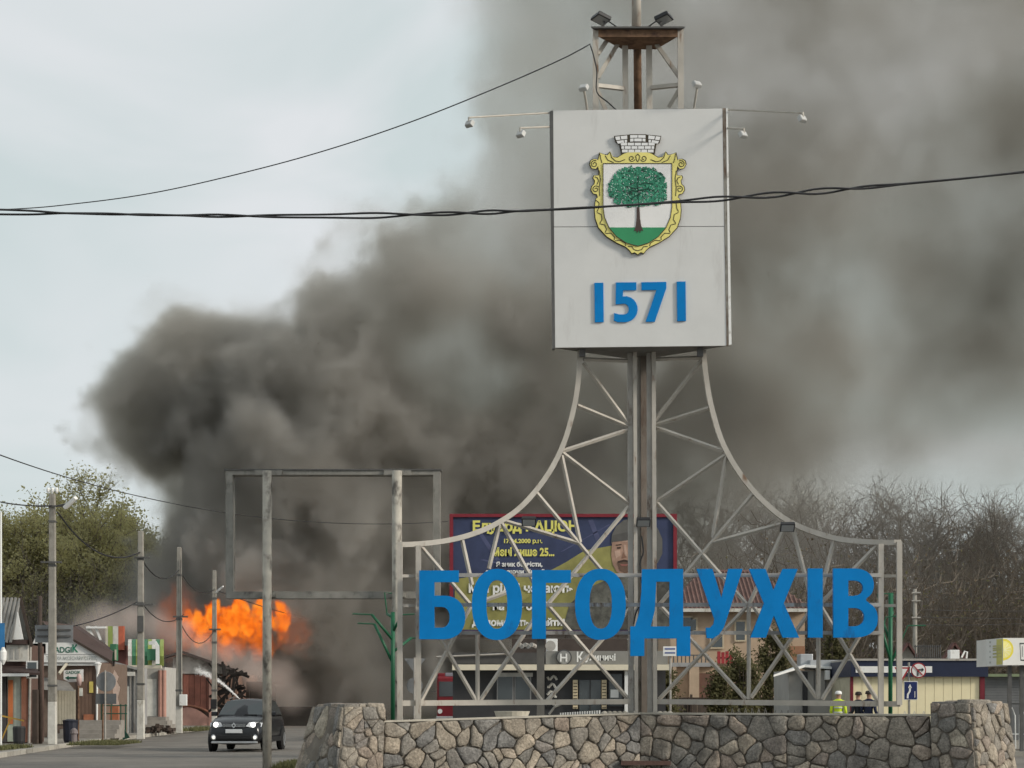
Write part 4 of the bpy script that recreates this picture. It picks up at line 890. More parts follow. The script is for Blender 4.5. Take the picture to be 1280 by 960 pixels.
# person-height litter: dark blue bin + hydrant
tag(MB().lathe((PX(88, 68), 68, GZ), [(.2, 0), (.24, .1), (.26, .7), (.28, .78), (.1, .82)], 12).build('waste_bin', M('navy_plastic', (.02, .022, .035), .5)), 'dark navy waste bin below the arrow sign', 'bin')
tag(MB().lathe((PX(92.5, 67.5), 67.5, GZ), [(.1, 0), (.1, .3), (.14, .34), (.12, .45), (.04, .52)], 10).build('bollard', M('dusky_concrete', (.2, .17, .17), .8)), 'short dusky bollard beside the navy waste bin', 'bollard')
# green-railed entrance
rl = thing('entrance_stairs', 'dark green railed entrance stairs between the brown shop and the second pole', 'stairs', (PX(142, 80), 80, GZ))
for k in range(4): MB().bb(PX(118+k*3, 80), PX(158-k*4, 80), 78.6+k*.35, 80.4, GZ+k*.155, GZ+(k+1)*.155).build('step', steps_m, rl)
for px in (127, 139, 151, 157): MB().tube((PX(px, 78.6), 78.6, GZ), (PX(px, 78.6), 78.6, PZ(880, 78.6)), .025).build('rail_post', M('dark_green_paint', (.02, .075, .05), .5), rl)
for y in (882, 892): MB().tube(W(126, y, 78.6), W(159, y, 78.6), .022).build('handrail', M('dark_green_paint', (.02, .075, .05)), rl)
MB().plate([W(127, 908, 78.5), W(152, 906, 78.5), W(162, 922, 78.5), W(150, 926, 78.5)], .08).build('ramp_board', M('dark_green_board', (.012, .05, .035), .6), rl)
MB().bb(PX(133, 80.4), PX(148, 80.4), 80.4, 80.6, GZ, PZ(882, 80.4)).build('brick_panel', M('orange_brick', (.36, .14, .075)), rl)
# white torn banner on the wall
tb = MB(); tb.plate([W(143, 838, 81), W(148, 846, 81), W(146, 852, 81), W(150, 860, 81), W(147, 872, 81), W(149, 884, 81), W(140, 886, 81), W(136, 870, 81), W(141, 860, 81), W(138, 850, 81)], .02)
tag(tb.build('torn_banner', M('pale_pink_banner', (.62, .50, .44), .7)), 'torn pale banner hanging on the wall right of the round sign', 'banner')
MB_ = MB().bb(PX(122, 82), PX(147, 82), 81.5, 82.6, GZ, PZ(830, 82)); tag(MB_.build('small_kiosk', M('taupe_render', (.30, .25, .20), .85, 0, .2, 2), bevel=.03), 'narrow taupe rendered kiosk between the brown shop and the grey building', 'kiosk')
gl_ = thing('green_sign_box', 'tall dark green lightbox above the taupe kiosk', 'sign', (PX(142, 80.5), 80.5, PZ(826, 80.5)))
MB().bb(PX(138, 80.5), PX(146, 80.5), 80.4, 80.8, PZ(826, 80.5), PZ(805, 80.5)).build('box', green_p, gl_, bevel=.02)
MB().bb(PX(143.5, 80.4), PX(145.5, 80.4), 80.36, 80.4, PZ(825, 80.4), PZ(812, 80.4)).build('face', cream_w, gl_)
MB().sweep([W(142, 826, 80.6), W(142, 832, 80.8)], .05, 6).build('bracket', dark_steel, gl_)
# grey building
D = 88.0
gbld = thing('grey_building', 'small grey rendered building with shallow roof left of the second pole', 'building', (PX(165, D), D+2, GZ))
MB().bb(PX(146, D), PX(171, D), D, D+2.5, GZ, PZ(834, D)).build('wall', grey_w, gbld)
rf = MB(); rf.add([W(144, 827, D-.4), W(176, 836, D-.4), W(176, 836, D+5), W(144, 827, D+5), W(144, 830, D-.4), W(176, 839, D-.4), W(176, 839, D+5), W(144, 830, D+5)], [(3,2,1,0),(4,5,6,7),(0,1,5,4),(1,2,6,5),(2,3,7,6),(3,0,4,7)]); rf.build('roof', slate, gbld)
for px in (157, 163, 168): MB().tube((PX(px, D-.06), D-.06, GZ), (PX(px, D-.06), D-.06, PZ(836, D)), .045).build('drainpipe', grey_steel, gbld)
window(gbld, 151, 156, 862, 880, D-.02); MB().bb(PX(158.5, D), PX(162, D), D-.08, D-.02, GZ, PZ(858, D)).build('door', M('white_door', (.66, .65, .6)), gbld); MB().bb(PX(147, D), PX(171, D), D-.5, D-.35, PZ(845, D), PZ(840, D)).build('sign_strip', whitewash, gbld)
# green and white market arcade
D = 92.0
mk = thing('market_arcade', 'green and white market hall roofs with striped canopy behind the second pole', 'market hall', (PX(170, D), D+2, GZ))
MB().bb(PX(100, D), PX(152, D), D+1, D+4, GZ, PZ(806, D)).build('rear_wall', M('dark_red_wall', (.15, .06, .05), .8), mk)
for l, r, mat in ((104, 107.5, whitewash), (128, 131, cream_w), (131.2, 137, lime), (137.2, 144, whitewash), (144.2, 151, M('orange_red_sheet', (.42, .11, .06), .6))):
    MB().bb(PX(l, D), PX(r, D), D+.7, D+.95, PZ(812, D), PZ(782, D)).build('stripe_panel', mat, mk)
for l, r in (((110, 783), (116, 795)), ((119, 783), (126, 800))): MB().bar(W(*l, D+.8), W(*r, D+.8), .1).build('white_strut', white_paint, mk)
MB().bb(PX(104, D), PX(129, D), D+.6, D+.9, PZ(785, D), PZ(782.5, D)).build('top_rail', white_paint, mk)
# barrel canopy: stripes as pieces
for k in range(9):
    px0 = 160+k*5; mat = (whitewash, green_p, lime)[k % 3]; pr = []
    pth = [W(px0, 832, D-1.0), W(px0, 820, D-1.15), W(px0, 808, D-.8), W(px0, 801, D-.1), W(px0+.3, 799, D+1)]
    pth2 = [p+Vector((5/F*D-.02, 0, 0)) for p in pth]; m = MB(); v = pth+pth2; off = Vector((0, .06, -.03)); v = v+[p+off for p in v]
    f = [(i, i+1, i+6, i+5) for i in range(4)]+[(i+11, i+10, i+15, i+16) for i in range(4)]+[(0, 5, 15, 10), (4, 14, 19, 9)]+[(i+10, i+11, i+1, i) for i in range(4)]+[(i+5, i+6, i+16, i+15) for i in range(4)]
    m.add(v, f); m.build('canopy_stripe', mat, mk)
MB().sweep([W(186, 804, D-1.25), W(194, 803, D-1.3), W(197, 808, D-1.3), W(197, 830, D-1.3)], 0, square=(.16, .08)).build('white_frame', white_paint, mk)
MB().bb(PX(190, D), PX(203, D), D-1.22, D-1.12, PZ(826, D), PZ(812, D)).build('green_panel', green_p, mk)
MB().bb(PX(158, D), PX(207, D), D-1.2, D-.9, PZ(836, D), PZ(832, D)).build('canopy_beam', cream_w, mk)
MB().bb(PX(176, D), PX(206, D), D, D+4, GZ, PZ(834, D)).build('wall', M('pale_grey_wall', (.42, .41, .385), .85, 0, .1), mk)
dr = MB().bb(PX(180, D), PX(196, D), D-.06, D+.02, GZ+.7, PZ(849, D)).build('white_door', M('white_door', (.66, .65, .6), .6), mk)
MB().bb(PX(181.5, D), PX(183, D), D-.1, D-.06, PZ(883, D), PZ(873, D)).build('handle', black, dr)
for px in (200.5, 205): MB().tube((PX(px, D-.1), D-.1, GZ), (PX(px, D-.1), D-.1, PZ(838, D)), .11, 12).build('pink_column', pink, mk)
for k in range(4): MB().bb(PX(178, D), PX(224-k*4, D), D-2.4+k*.45, D-.1, GZ+k*.17, GZ+(k+1)*.17).build('step', steps_m, mk)
# rubble pile beside the steps
rub = MB(); rr2 = random.Random(4)
for i in range(60):
    x, y = PX(rr2.uniform(186, 216), 86), 86+rr2.uniform(-.8, .8); hgt = max(0, .35-abs(x-PX(200, 86))*.4)*rr2.random(); sz = rr2.uniform(.05, .22)
    rub.box((x, y, GZ+hgt+sz*.3), (sz, sz*.8, sz*.6), rr2.uniform(0, 3))
o = tag(rub.build('rubble', wood_d), 'low heap of dark rubble on the pavement beside the market steps', 'rubble')
# burning building
D = 112.0
bb_ = thing('burning_building', 'burning low building with white gable, red gates and pink plinth', 'building', (PX(248, D), D+3, GZ))
MB().bb(PX(204, D), PX(296, D), D, D+9, GZ, PZ(842, D)).build('wall', M('scorched_render', (.24, .15, .115), .9, 0, .3, .8, .3, dirt=((.05, .04, .035), .4, .6)), bb_)
gp = MB(); gp.plate([W(216, 842, D-.15), W(289, 842, D-.15), W(289, 836, D-.15), W(228, 818, D-.15), W(216, 822, D-.15)], .2); gp.build('gable', M('sooty_white', (.46, .43, .39), .85, 0, .2, 1.2, .1, dirt=((.2, .17, .15), .4, 1)), bb_)
MB().sweep([W(204, 822, D-.5), W(228, 815, D-.5), W(294, 838, D-.5)], 0, square=(.13, .5)).build('roof_edge', M('scorched_roof', (.07, .055, .05), .9), bb_)
ro = MB(); ro.add([W(228, 815, D-.4), W(294, 838, D-.4), W(294, 838, D+8), W(228, 815, D+8)], [(0,1,2,3)]); ro.add([W(228, 815, D-.4), W(204, 822, D-.4), W(204, 822, D+8), W(228, 815, D+8)], [(3,2,1,0)]); ro.build('roof', M('scorched_roof', (.07, .055, .05)), bb_)
for k in range(8): MB().bb(PX(208+k*7.2, D), PX(214.8+k*7.2, D), D-.12, D-.02, PZ(886, D), PZ(843.5, D)).build('gate_board', M('red_gate', (.22, .085, .06), .7, 0, .2, 3, .1, rnd=.2), bb_)
pa = [W(207, 908, D-.2)]+[W(207+55*i/12, 898-14*math.sin(math.pi*i/12), D-.2) for i in range(13)]+[W(262, 908, D-.2)]
MB().plate(pa, .2).build('pink_plinth', pink, bb_)
MB().sweep([W(207+55*i/12, 890-8*math.sin(math.pi*i/12), D-.2) for i in range(13)], .06, 6).build('gate_arch', brick_r, bb_)
for px in (205.5, 264): MB().bb(PX(px-2, D), PX(px+2, D), D-.25, D-.01, GZ, PZ(842, D)).build('pier', pink, bb_)
# charred wreckage right of it
ch = MB(); rr3 = random.Random(9); char = M('charred_timber', (.018, .014, .012), .95)
for i in range(46):
    c = W(rr3.uniform(274, 306), rr3.uniform(838, 900), 110+rr3.uniform(-1, 2)); d_ = Vector((rr3.uniform(-1, 1), rr3.uniform(-.3, .3), rr3.uniform(-.6, 1)))*rr3.uniform(.3, 1.1); ch.bar(c-d_, c+d_, rr3.uniform(.06, .16))
tag(ch.build('charred_frame', char), 'tangle of charred roof timbers right of the burning building', 'wreckage')
bw = MB(); bw.bb(PX(276, 116), PX(330, 116), 116, 122, 0, PZ(852, 116)); bw.bb(PX(330, 118), PX(470, 118), 119, 128, 0, PZ(884, 118)); bw.bb(PX(290, 116), PX(312, 116), 115.8, 116, 0, PZ(862, 116))
tag(bw.build('burnt_stalls', M('soot', (.03, .026, .023), .95, 0, .3, 1.5)), 'blackened row of burnt market stalls at the foot of the smoke', 'market stall')
gr_ = M('grass_green', (.105, .105, .045), .9, 0, .3, 6)
def grass(poly_pts, n, label, hgt=.12, seed=1, z=GZ, name='grass'):
    rg = random.Random(seed); m = MB(); (xa, ya), (xb, yb) = poly_pts
    for i in range(n):
        x, y = rg.uniform(xa, xb), rg.uniform(ya, yb); h_ = hgt*rg.uniform(.4, 1.2); a_ = rg.uniform(0, 6.28); w_ = .018; lx, ly = rg.uniform(-.06, .06), rg.uniform(-.06, .06)
        m.add([(x-w_*math.cos(a_), y-w_*math.sin(a_), z), (x+w_*math.cos(a_), y+w_*math.sin(a_), z), (x+lx, y+ly, z+h_)], [(0, 1, 2)])
    o = m.build(name, gr_); o['kind'] = 'stuff'; o['label'] = label; o['category'] = 'grass'; return o
grass(((PX(96, 66), 64.5), (PX(160, 66), 68.5)), 2600, 'strip of short grass beneath the round sign on the left pavement', .13, 1)
grass(((PX(-10, 60), 58), (PX(42, 62), 62)), 1800, 'grass strip at the lower left corner beside the kerb', .12, 2)
grass(((PX(344, 46.5), 45.6), (PX(378, 46.5), 49)), 1800, 'grass at the foot of the left stone pillar', .16, 3, 0)
grass(((PX(232, 95), 92), (PX(262, 95), 99)), 900, 'grass patch behind the third pole', .2, 4)
# ------------------------------------------------------------------ café behind the sign
GF = .134
D = 75.0
cf = thing('bakery_cafe', 'dark fronted bakery cafe with white lettering on a grey fascia behind the sign', 'cafe', (PX(700, D), D+3, GF))
MB().bb(PX(566, D), PX(832, D), D, D+8, GF, PZ(836, D)).build('wall', M('charcoal_front', (.035, .035, .037), .6, 0, .15), cf)
MB().bb(PX(566, D), PX(676, D), D-.3, D+8, PZ(830, D), PZ(816, D)).build('fascia', M('dark_fascia', (.06, .058, .057), .6), cf)
fa = MB().bb(PX(682, D), PX(834, D), D-.3, D+6, PZ(830.5, D), PZ(814, D)).build('fascia', M('grey_fascia', (.21, .205, .19), .6, 0, .08), cf)
MB().bb(PX(566, D), PX(836, D), D-.7, D-.31, PZ(838, D), PZ(831, D)).build('canopy_edge', M('pale_canopy', (.66, .60, .47), .7, 0, .06), cf)
# lettering and round emblem
lettering('К', (721, 729.5, 814.5, 827.5), D-.31, tw, fa, bold=.03); lettering('улиничі', (731, 769.5, 817, 828), D-.31, tw, fa, bold=.03)
em = MB().lathe((PX(704.5, D), D-.4, PZ(822, D)), [(.30, 0), (.30, .1)], 24, 'y').build('emblem', M('emblem_dark', (.07, .07, .07), .5), cf)
MB().lathe((PX(704.5, D), D-.42, PZ(822, D)), [(.25, 0), (.25, .02)], 24, 'y').build('emblem_disc', M('emblem_grey', (.25, .25, .24), .5), em)
for q in ([(700, 817), (702, 817), (702, 827), (700, 827)], [(707, 817), (709, 817), (709, 827), (707, 827)], [(702, 821), (707, 821), (707, 823), (702, 823)]):
    MB().plate([W(x, y, D-.44) for x, y in q], .015).build('emblem_mark', tw, em)
# openings
for l, r in ((621, 642), (643, 664)): window(cf, l, r, 841, 876, D-.02, M('alu_frame', (.2, .2, .2), .5), .05)
MB().bb(PX(620, D), PX(666, D), D-.12, D-.02, PZ(846, D), PZ(841, D)).build('blind', M('pale_blind', (.42, .42, .40), .7), cf)
for l, r in ((716, 722), (752, 758)):
    lp = MB().bb(PX(l, D), PX(r, D), D-.15, D-.02, PZ(886, D), PZ(850, D)).build('slatted_lamp', M('warm_slats', (.60, .50, .33), .6), cf)
    for k in range(9): MB().bb(PX(l+.6, D), PX(r-.6, D), D-.17, D-.15, PZ(885-k*3.8, D), PZ(884.2-k*3.8, D)).build('slat', dark_in, lp)
dr = MB().bb(PX(724, D), PX(751, D), D-.06, D-.01, GF, PZ(850, D)).build('glass_door', win_glass, cf)
MB().bb(PX(737, D), PX(738.2, D), D-.09, D-.06, GF, PZ(850, D)).build('door_stile', black, dr)
window(cf, 760, 779, 841, 884, D-.02, black, .05)
MB().bb(PX(763, D), PX(773, D), D-.1, D-.07, PZ(872, D), PZ(862, D)).build('poster', white_paint, cf)
MB().bb(PX(780, D), PX(784, D), D-.5, D-.2, GF, PZ(838, D)).build('white_column', white_paint, cf); MB().bb(PX(808, D), PX(814, D), D-.5, D-.2, GF, PZ(838, D)).build('white_column', white_paint, cf)
ps = MB().bb(PX(683, D), PX(698, D), D-.1, D-.02, PZ(884, D), PZ(842, D)).build('wave_mural', black, cf)
for k in range(4):
    y0 = 846+k*10; MB().sweep([W(684+i*2, y0+3*math.sin(i*1.1+k)+i*.5, D-.13) for i in range(7)], .05, 5).build('wave', whitewash, ps)
MB().bb(PX(640, D), PX(790, D), D+3, D+8, PZ(814.5, D), PZ(792, D)).build('upper_wall', M('dark_brown_cladding', (.06, .045, .038), .7, 0, .2), cf)
ac = MB().bb(PX(683.5, D), PX(698, D), D+1.5, D+1.9, PZ(816, D), PZ(797, D)).build('air_conditioner', white_paint, cf, bevel=.02)
MB().lathe((PX(689, D), D+1.47, PZ(806, D)), [(.2, 0), (.2, .02)], 20, 'y').build('fan_grille', grey_steel, ac)
for i in range(5): MB().sweep([W(648+i*4, 806+(i % 2)*2, D+1.2), W(653+i*4, 808, D+1.6)], .09, 8).build('roof_duct', grey_steel, cf)
MB().tube(W(545, 821, D-.4), W(640, 817, D-.4), .03).build('roof_pipe', grey_steel, cf)
# planter bowl
pb_ = MB(); pb_.lathe((PX(640, 62), 62, .13), [(.12, 0), (.1, .25), (.16, .4), (.5, .95), (.56, 1.12), (.5, 1.12)], 20)
tag(pb_.build('planter_bowl', M('cream_stone', (.55, .51, .42), .8), smooth=False), 'cream fluted planter bowl in front of the dark cafe window', 'planter')
# ------------------------------------------------------------------ house with a red tiled roof
D = 95.0
ho = thing('red_roof_house', 'peach two storey house with a red ribbed hip roof behind the letters', 'house', (PX(925, D), D+4, GF))
peach = M('peach_render', (.42, .315, .225), .85, 0, .12, 1.5, .15)
MB().bb(PX(838, D), PX(1006, D), D, D+8, GF, PZ(762, D)).build('wall', peach, ho)
MB().bb(PX(838, D), PX(915, D), D-1.2, D-.02, PZ(830, D), GF+.0).build('porch_block', M('peach_shade', (.46, .33, .23), .85, 0, .12), ho)
tile_m = M('red_tiles', (.15, .09, .078), .8, 0, .2, 2, .2, 12, dirt=((.15, .08, .065), .35, 1.2))
ez, rz_ = PZ(762, D), PZ(708, D); e = [(PX(834, D), D-.7), (PX(1014, D), D-.7), (PX(1014, D), D+8.6), (PX(834, D), D+8.6)]; rg0, rg1 = (PX(885, D), D+4), (PX(958, D), D+4)
rf = MB(); v = [(x, y, ez) for x, y in e]+[(*rg0, rz_), (*rg1, rz_)]; rf.add(v, [(0,1,5,4), (1,2,5), (2,3,4,5), (3,0,4)]); roof = rf.build('roof', tile_m, ho)
rib = MB()
for i in range(34):
    t_ = (i+.5)/34; bx = e[0][0]+(e[1][0]-e[0][0])*t_; bot = Vector((bx, D-.72, ez+.02))
    xl, xr = rg0[0], rg1[0]
    k = 1.0
    if bx < xl: k = (bx-e[0][0])/(xl-e[0][0])
    if bx > xr: k = (e[1][0]-bx)/(e[1][0]-xr)
    topp = Vector((bx, D-.7+4.7*k, ez+(rz_-ez)*k+.03)); rib.sweep([bot, topp], .045, 5)
kind(rib.build('tile_ribs', tile_m, roof), 'stuff')
MB().bb(e[0][0]-.03, e[1][0]+.03, D-.78, D-.7, ez-.14, ez+.02).build('gutter', whitewash, ho)
MB().sweep([(*rg0, rz_), (*rg1, rz_)], .1, 8).build('ridge', tile_m, roof)
for l, r, t_, b in ((918, 933, 775, 802), (887, 905, 790, 811), (852, 866, 770, 790), (862, 872, 772, 790), (975, 985, 778, 800)): window(ho, l, r, t_, b, D-.03 if b < 805 else D-.04, M('cream_frame', (.5, .42, .3), .7), .08)
for k in range(9): MB().tube(W(842+k*5, 830, D-1.3), W(842+k*5, 819, D-1.3), .03, 6).build('baluster', dark_steel, ho)
MB().bar(W(838, 819, D-1.3), W(886, 819, D-1.3), .06).build('balcony_rail', dark_steel, ho)
MB().bb(PX(836, D), PX(892, D), D-1.5, D-.1, PZ(834, D), PZ(829, D)).build('balcony_slab', grey_w, ho)
for l, r in ((858, 870), (838, 842)): MB().bb(PX(l, D), PX(r, D), D-1.6, D-1.25, GF, PZ(834.2, D)).build('porch_column', peach, ho)
MB().bb(PX(871, D), PX(892, D), D-1.24, D-1.21, GF, PZ(842, D)).build('garage_door', M('brown_door', (.14, .075, .055), .7), ho)
MB().bb(PX(986, D), PX(1004, D), D-.5, D-.02, PZ(826, D), PZ(808, D)).build('fretwork_balcony', M('rust_fretwork', (.28, .14, .08), .8), ho)
rs_ = thing('red_wall_sign', 'small dark red lettered board on the peach house wall', 'sign', (PX(902, D), D-1.3, PZ(831, D)))
for k in range(4): MB().bb(PX(893+k*5, D), PX(897+k*5, D), D-1.35, D-1.28, PZ(830, D), PZ(815+k % 2, D)).build('slat', M('dark_red_sign', (.30, .03, .035), .6), rs_)
MB().bb(PX(892, D), PX(914, D), D-1.28, D-1.22, PZ(824, D), PZ(822, D)).build('rail', dark_steel, rs_)
sg = thing('notice_board', 'small white notice hung near the foot of the sign letter with two feet', 'sign', (PX(840, 73), 73, PZ(820, 73)))
MB().bb(PX(829, 73), PX(846, 73), 73, 73.05, PZ(820, 73), PZ(808, 73)).build('board', white_paint, sg)
for y in (811, 816): MB().bb(PX(831, 73), PX(844, 73), 72.99, 73, PZ(y+1, 73), PZ(y-1, 73)).build('print_line', M('print_blue', (.12, .15, .3), .6), sg)
MB().tube((PX(838, 73.1), 73.1, GF), (PX(838, 73.1), 73.1, PZ(808, 73)), .04).build('post', grey_steel, sg)

# ------------------------------------------------------------------ grey utility shed and cream kiosk
D = 70.0
sh = thing('grey_shed', 'pale grey flat roofed shed with slanting white canopy beside the cream kiosk', 'shed', (PX(1022, D), D+2, GF))
MB().bb(PX(986, D), PX(1062, D), D, D+4, GF, PZ(838, D)).build('wall', M('shed_grey', (.33, .32, .30), .8, 0, .1, 1.5, .1), sh)
MB().add([W(967, 846, D-.9), W(1006, 834, D-.3), W(1062, 838, D-.3), W(1062, 832, D+4), W(1006, 828, D+4), W(967, 843.5, D-.9), W(1006, 831, D-.3), W(1062, 835, D-.3)], [(0,1,6,5), (1,2,7,6), (5,6,4), (6,7,3,4)]).build('canopy', white_paint, sh)
MB().bb(PX(1003, D), PX(1009, D), D-.12, D-.02, GF, PZ(840, D)).build('dark_door_edge', black, sh)
MB().bb(PX(1030, D), PX(1036, D), D-.3, D-.02, PZ(850, D), PZ(838, D)).build('meter_box', white_paint, sh, bevel=.02)
MB().bb(PX(1003, D), PX(1019, D), D+.5, D+1.4, PZ(832, D), PZ(817, D)).build('roof_unit', M('zinc', (.45, .46, .47), .4, .5, .1), sh, bevel=.03)
MB().bb(PX(1013, D), PX(1060, D), D-.05, D+2, PZ(836, D), PZ(825, D)).build('zinc_parapet', M('zinc', (.45, .46, .47)), sh)
for px in (1018, 1032, 1044): MB().tube(W(px, 836, D-.1), W(px, 868, D-.1), .025).build('conduit', dark_steel, sh)
D = 66.0
kk = thing('cream_kiosk', 'cream panelled kiosk with navy fascia at the right behind the wall', 'kiosk', (PX(1147, D), D+2, GF))
MB().bb(PX(1064, D), PX(1229, D), D, D+4, GF, PZ(838, D)).build('wall', M('cream_inner', (.4, .37, .27), .7), kk)
ribs(PX(1066, D), PX(1224, D), D-.005, GF+.02, PZ(845, D), .305, M('cream_panel', (.76, .68, .45), .55, 0, .05, 2, .03, rnd=.03), kk)
fc = MB().bb(PX(1062, D), PX(1233, D), D-.25, D+4.1, PZ(846, D), PZ(826, D)).build('fascia', M('navy_fascia', (.012, .018, .045), .5, 0, .1), kk)
MB().bb(PX(1068, D), PX(1163, D), D-.27, D-.25, PZ(841, D), PZ(833, D)).build('white_strip', white_paint, fc)
MB().bb(PX(1063, D), PX(1234, D), D-.3, D+4.2, PZ(826, D), PZ(823.5, D)).build('roof_edge', grey_steel, kk)
for l, r in ((1062.5, 1066), (1224.3, 1230)): MB().bb(PX(l, D), PX(r, D), D-.1, D+.02, GF, PZ(846, D)).build('corner_trim', M('burgundy', (.14, .012, .022), .5), kk)
MB().bb(PX(1190, D), PX(1202, D), D+.3, D+.7, PZ(823.6, D), PZ(812, D)).build('air_conditioner', white_paint, kk, bevel=.02)
MB().sweep([W(1202, 822, D+.5), W(1206, 814, D+.5), W(1209, 815, D+.5), W(1208, 823, D+.5)], .03, 6).build('hose', white_paint, kk)
# tiny gables behind the kiosk
for px, lab in ((1134, 'small white gable with dark roof behind the kiosk left of the chimney pole'), (1192, 'small dark roofed white gable behind the kiosk air conditioner')):
    D = 80.0; t_ = thing('shed_gable', lab, 'shed', (PX(px, D), D, GF), 'small gables behind the cream kiosk')
    MB().bb(PX(px-11, D), PX(px+11, D), D, D+3, GF, PZ(823, D)).build('wall', whitewash, t_)
    MB().plate([W(px-11, 823, D), W(px+11, 823, D), W(px, 806, D)], .05).build('gable', whitewash, t_)
    for s in (-1, 1): MB().bar(W(px, 804, D-.15), W(px+s*14, 825, D-.15), .08, .5).build('roof_slope', M('dark_red_roof', (.10, .05, .045), .8), t_)
# far concrete pole
fp = thing('far_pole', 'thin concrete pole with crossarms rising before the brown thicket at right', 'utility pole', (PX(1144, 92), 92, 0))
MB().sweep([(PX(1144, 92), 92, 0), (PX(1143.5, 92), 92, PZ(736, 92))], [.14, .09], 8).build('shaft', concrete, fp, smooth=True)
for y in (741, 751, 772): MB().bb(PX(1139, 92), PX(1150, 92), 91.85, 91.93, PZ(y+.8, 92), PZ(y-.8, 92)).build('crossarm', grey_steel, fp)
for k, (ya, yb) in enumerate(((771, 774), (780, 779), (762, 764))): cable([(1144, ya, 92), (1200, ya+1.5, 95), (1300, yb, 100)], .014, ('upper', 'lower', 'middle')[k]+' of three pale wires leading right from the far pole', k=3, grp='wires at the far pole')
pk = thing('picket_screen', 'dark railing of upright bars behind the kiosk roof', 'railing', (PX(1159, 78), 78, PZ(824, 78)))
for i in range(13): MB().bb(PX(1144+i*2.6, 78), PX(1145.2+i*2.6, 78), 78, 78.05, PZ(825, 78), PZ(806, 78)).build('bar', dark_steel, pk)
for y in (808, 822): MB().bb(PX(1143, 78), PX(1177, 78), 78.05, 78.1, PZ(y+.7, 78), PZ(y-.7, 78)).build('rail', dark_steel, pk)

# ------------------------------------------------------------------ road signs on the right
D = 61.0
sp = thing('road_sign_post', 'post with no turning sign, give way triangle and blue lane sign before the kiosk', 'road sign', (PX(1137, D), D, 0))
MB().tube((PX(1137, D), D, 0), (PX(1136, D), D, PZ(828, D)), .035, 10).build('post', galv, sp, smooth=True)
sign_red = M('sign_red', (.33, .03, .035), .45, 0, .08); sign_white = M('sign_white', (.72, .71, .69), .45, 0, .04); sign_black = M('sign_black', (.02, .02, .02), .5)
def disc(px, py, r, y, mat, nm, par): return MB().lathe((PX(px, D), y, PZ(py, D)), [(r, 0), (r, .012)], 32, 'y').build(nm, mat, par)
rd = disc(1147.5, 838, .235, D-.08, sign_red, 'round_sign', sp); disc(1147.5, 838, .20, D-.092, sign_white, 'sign_face', rd)
def spl(pts, k, mat, par, nm='sign_mark'): return MB().plate([W(x, y, D-.1-.006*k) for x, y in pts], .006).build(nm, mat, par)
spl([(1146.6, 845), (1148.2, 845), (1148.2, 838), (1153, 838), (1153, 836.4), (1146.6, 836.4)], 1, sign_black, rd)
spl([(1152.4, 834.6), (1155, 837.2), (1152.4, 839.8)], 1, sign_black, rd)
spl([(1141.4, 832.6), (1142.4, 831.6), (1153.6, 843.4), (1152.6, 844.4)], 2, sign_red, rd)
tr_ = MB().plate([W(1118, 834, D-.05), W(1138, 834, D-.05), W(1128, 851, D-.05)], .015).build('give_way_sign', sign_red, sp)
MB().plate([W(1121.6, 836, D-.06), W(1134.6, 836, D-.06), W(1128, 847, D-.06)], .008).build('sign_face', sign_white, tr_)
bl = MB().bb(PX(1129.5, D), PX(1146.5, D), D-.06, D-.045, PZ(875, D), PZ(851.5, D)).build('lane_sign', sign_white, sp)
MB().bb(PX(1130.2, D), PX(1145.8, D), D-.068, D-.061, PZ(874.2, D), PZ(852.3, D)).build('sign_face', M('sign_navy', (.012, .022, .10), .45), bl)
MB().sweep([W(1134.5, 873, D-.072), W(1134.8, 868, D-.072), W(1137.3, 864, D-.072), W(1137.6, 859, D-.072)], 0, square=(.055, .008)).build('arrow', sign_white, bl)
MB().plate([W(1137.5, 855, D-.076), W(1135, 860, D-.076), W(1140, 860, D-.076)], .008).build('arrow_head', sign_white, bl)
MB().bb(PX(1142.6, D), PX(1143.4, D), D-.074, D-.069, PZ(872, D), PZ(864, D)).build('lane_dash', sign_white, bl)
# signs seen from behind at the left end
sb2 = thing('sign_backs', 'grey backs of a triangular and a round sign behind the left end post', 'road sign', (PX(518, 58), 58, 0))
MB().tube((PX(518, 58), 58, 0), (PX(518, 58), 58, PZ(822, 58)), .03).build('post', grey_steel, sb2)
MB().plate([W(505, 823, 58.1), W(532, 823, 58.1), W(518.5, 842, 58.1)], .02).build('triangle', M('sign_back_grey', (.2, .2, .2)), sb2)
MB().lathe((PX(518, 58), 58.1, PZ(857, 58)), [(.24, 0), (.24, .02)], 24, 'y').build('disc', M('sign_back_grey', (.2, .2, .2)), sb2)

# ------------------------------------------------------------------ lightbox stop at the right edge
D = 56.0
lb_ = thing('advert_lightbox', 'white lightbox with a yellow lemon slice on two posts at the right edge', 'lightbox', (PX(1268, D), D, 0))
bx = MB(); p0, p1_, p2_ = W(1233, 833, D+.6), W(1253.5, 831.5, D), W(1320, 831, D+.4); hh = PZ(797.5, D)-PZ(831.5, D)
bx.prism([p0, p1_, p2_, p2_+Vector((0, 1.2, 0)), p0+Vector((0, 1.2, 0))], hh); lo_ = bx.build('box', M('lightbox_face', (.66, .66, .63), .4, 0, .04), lb_)
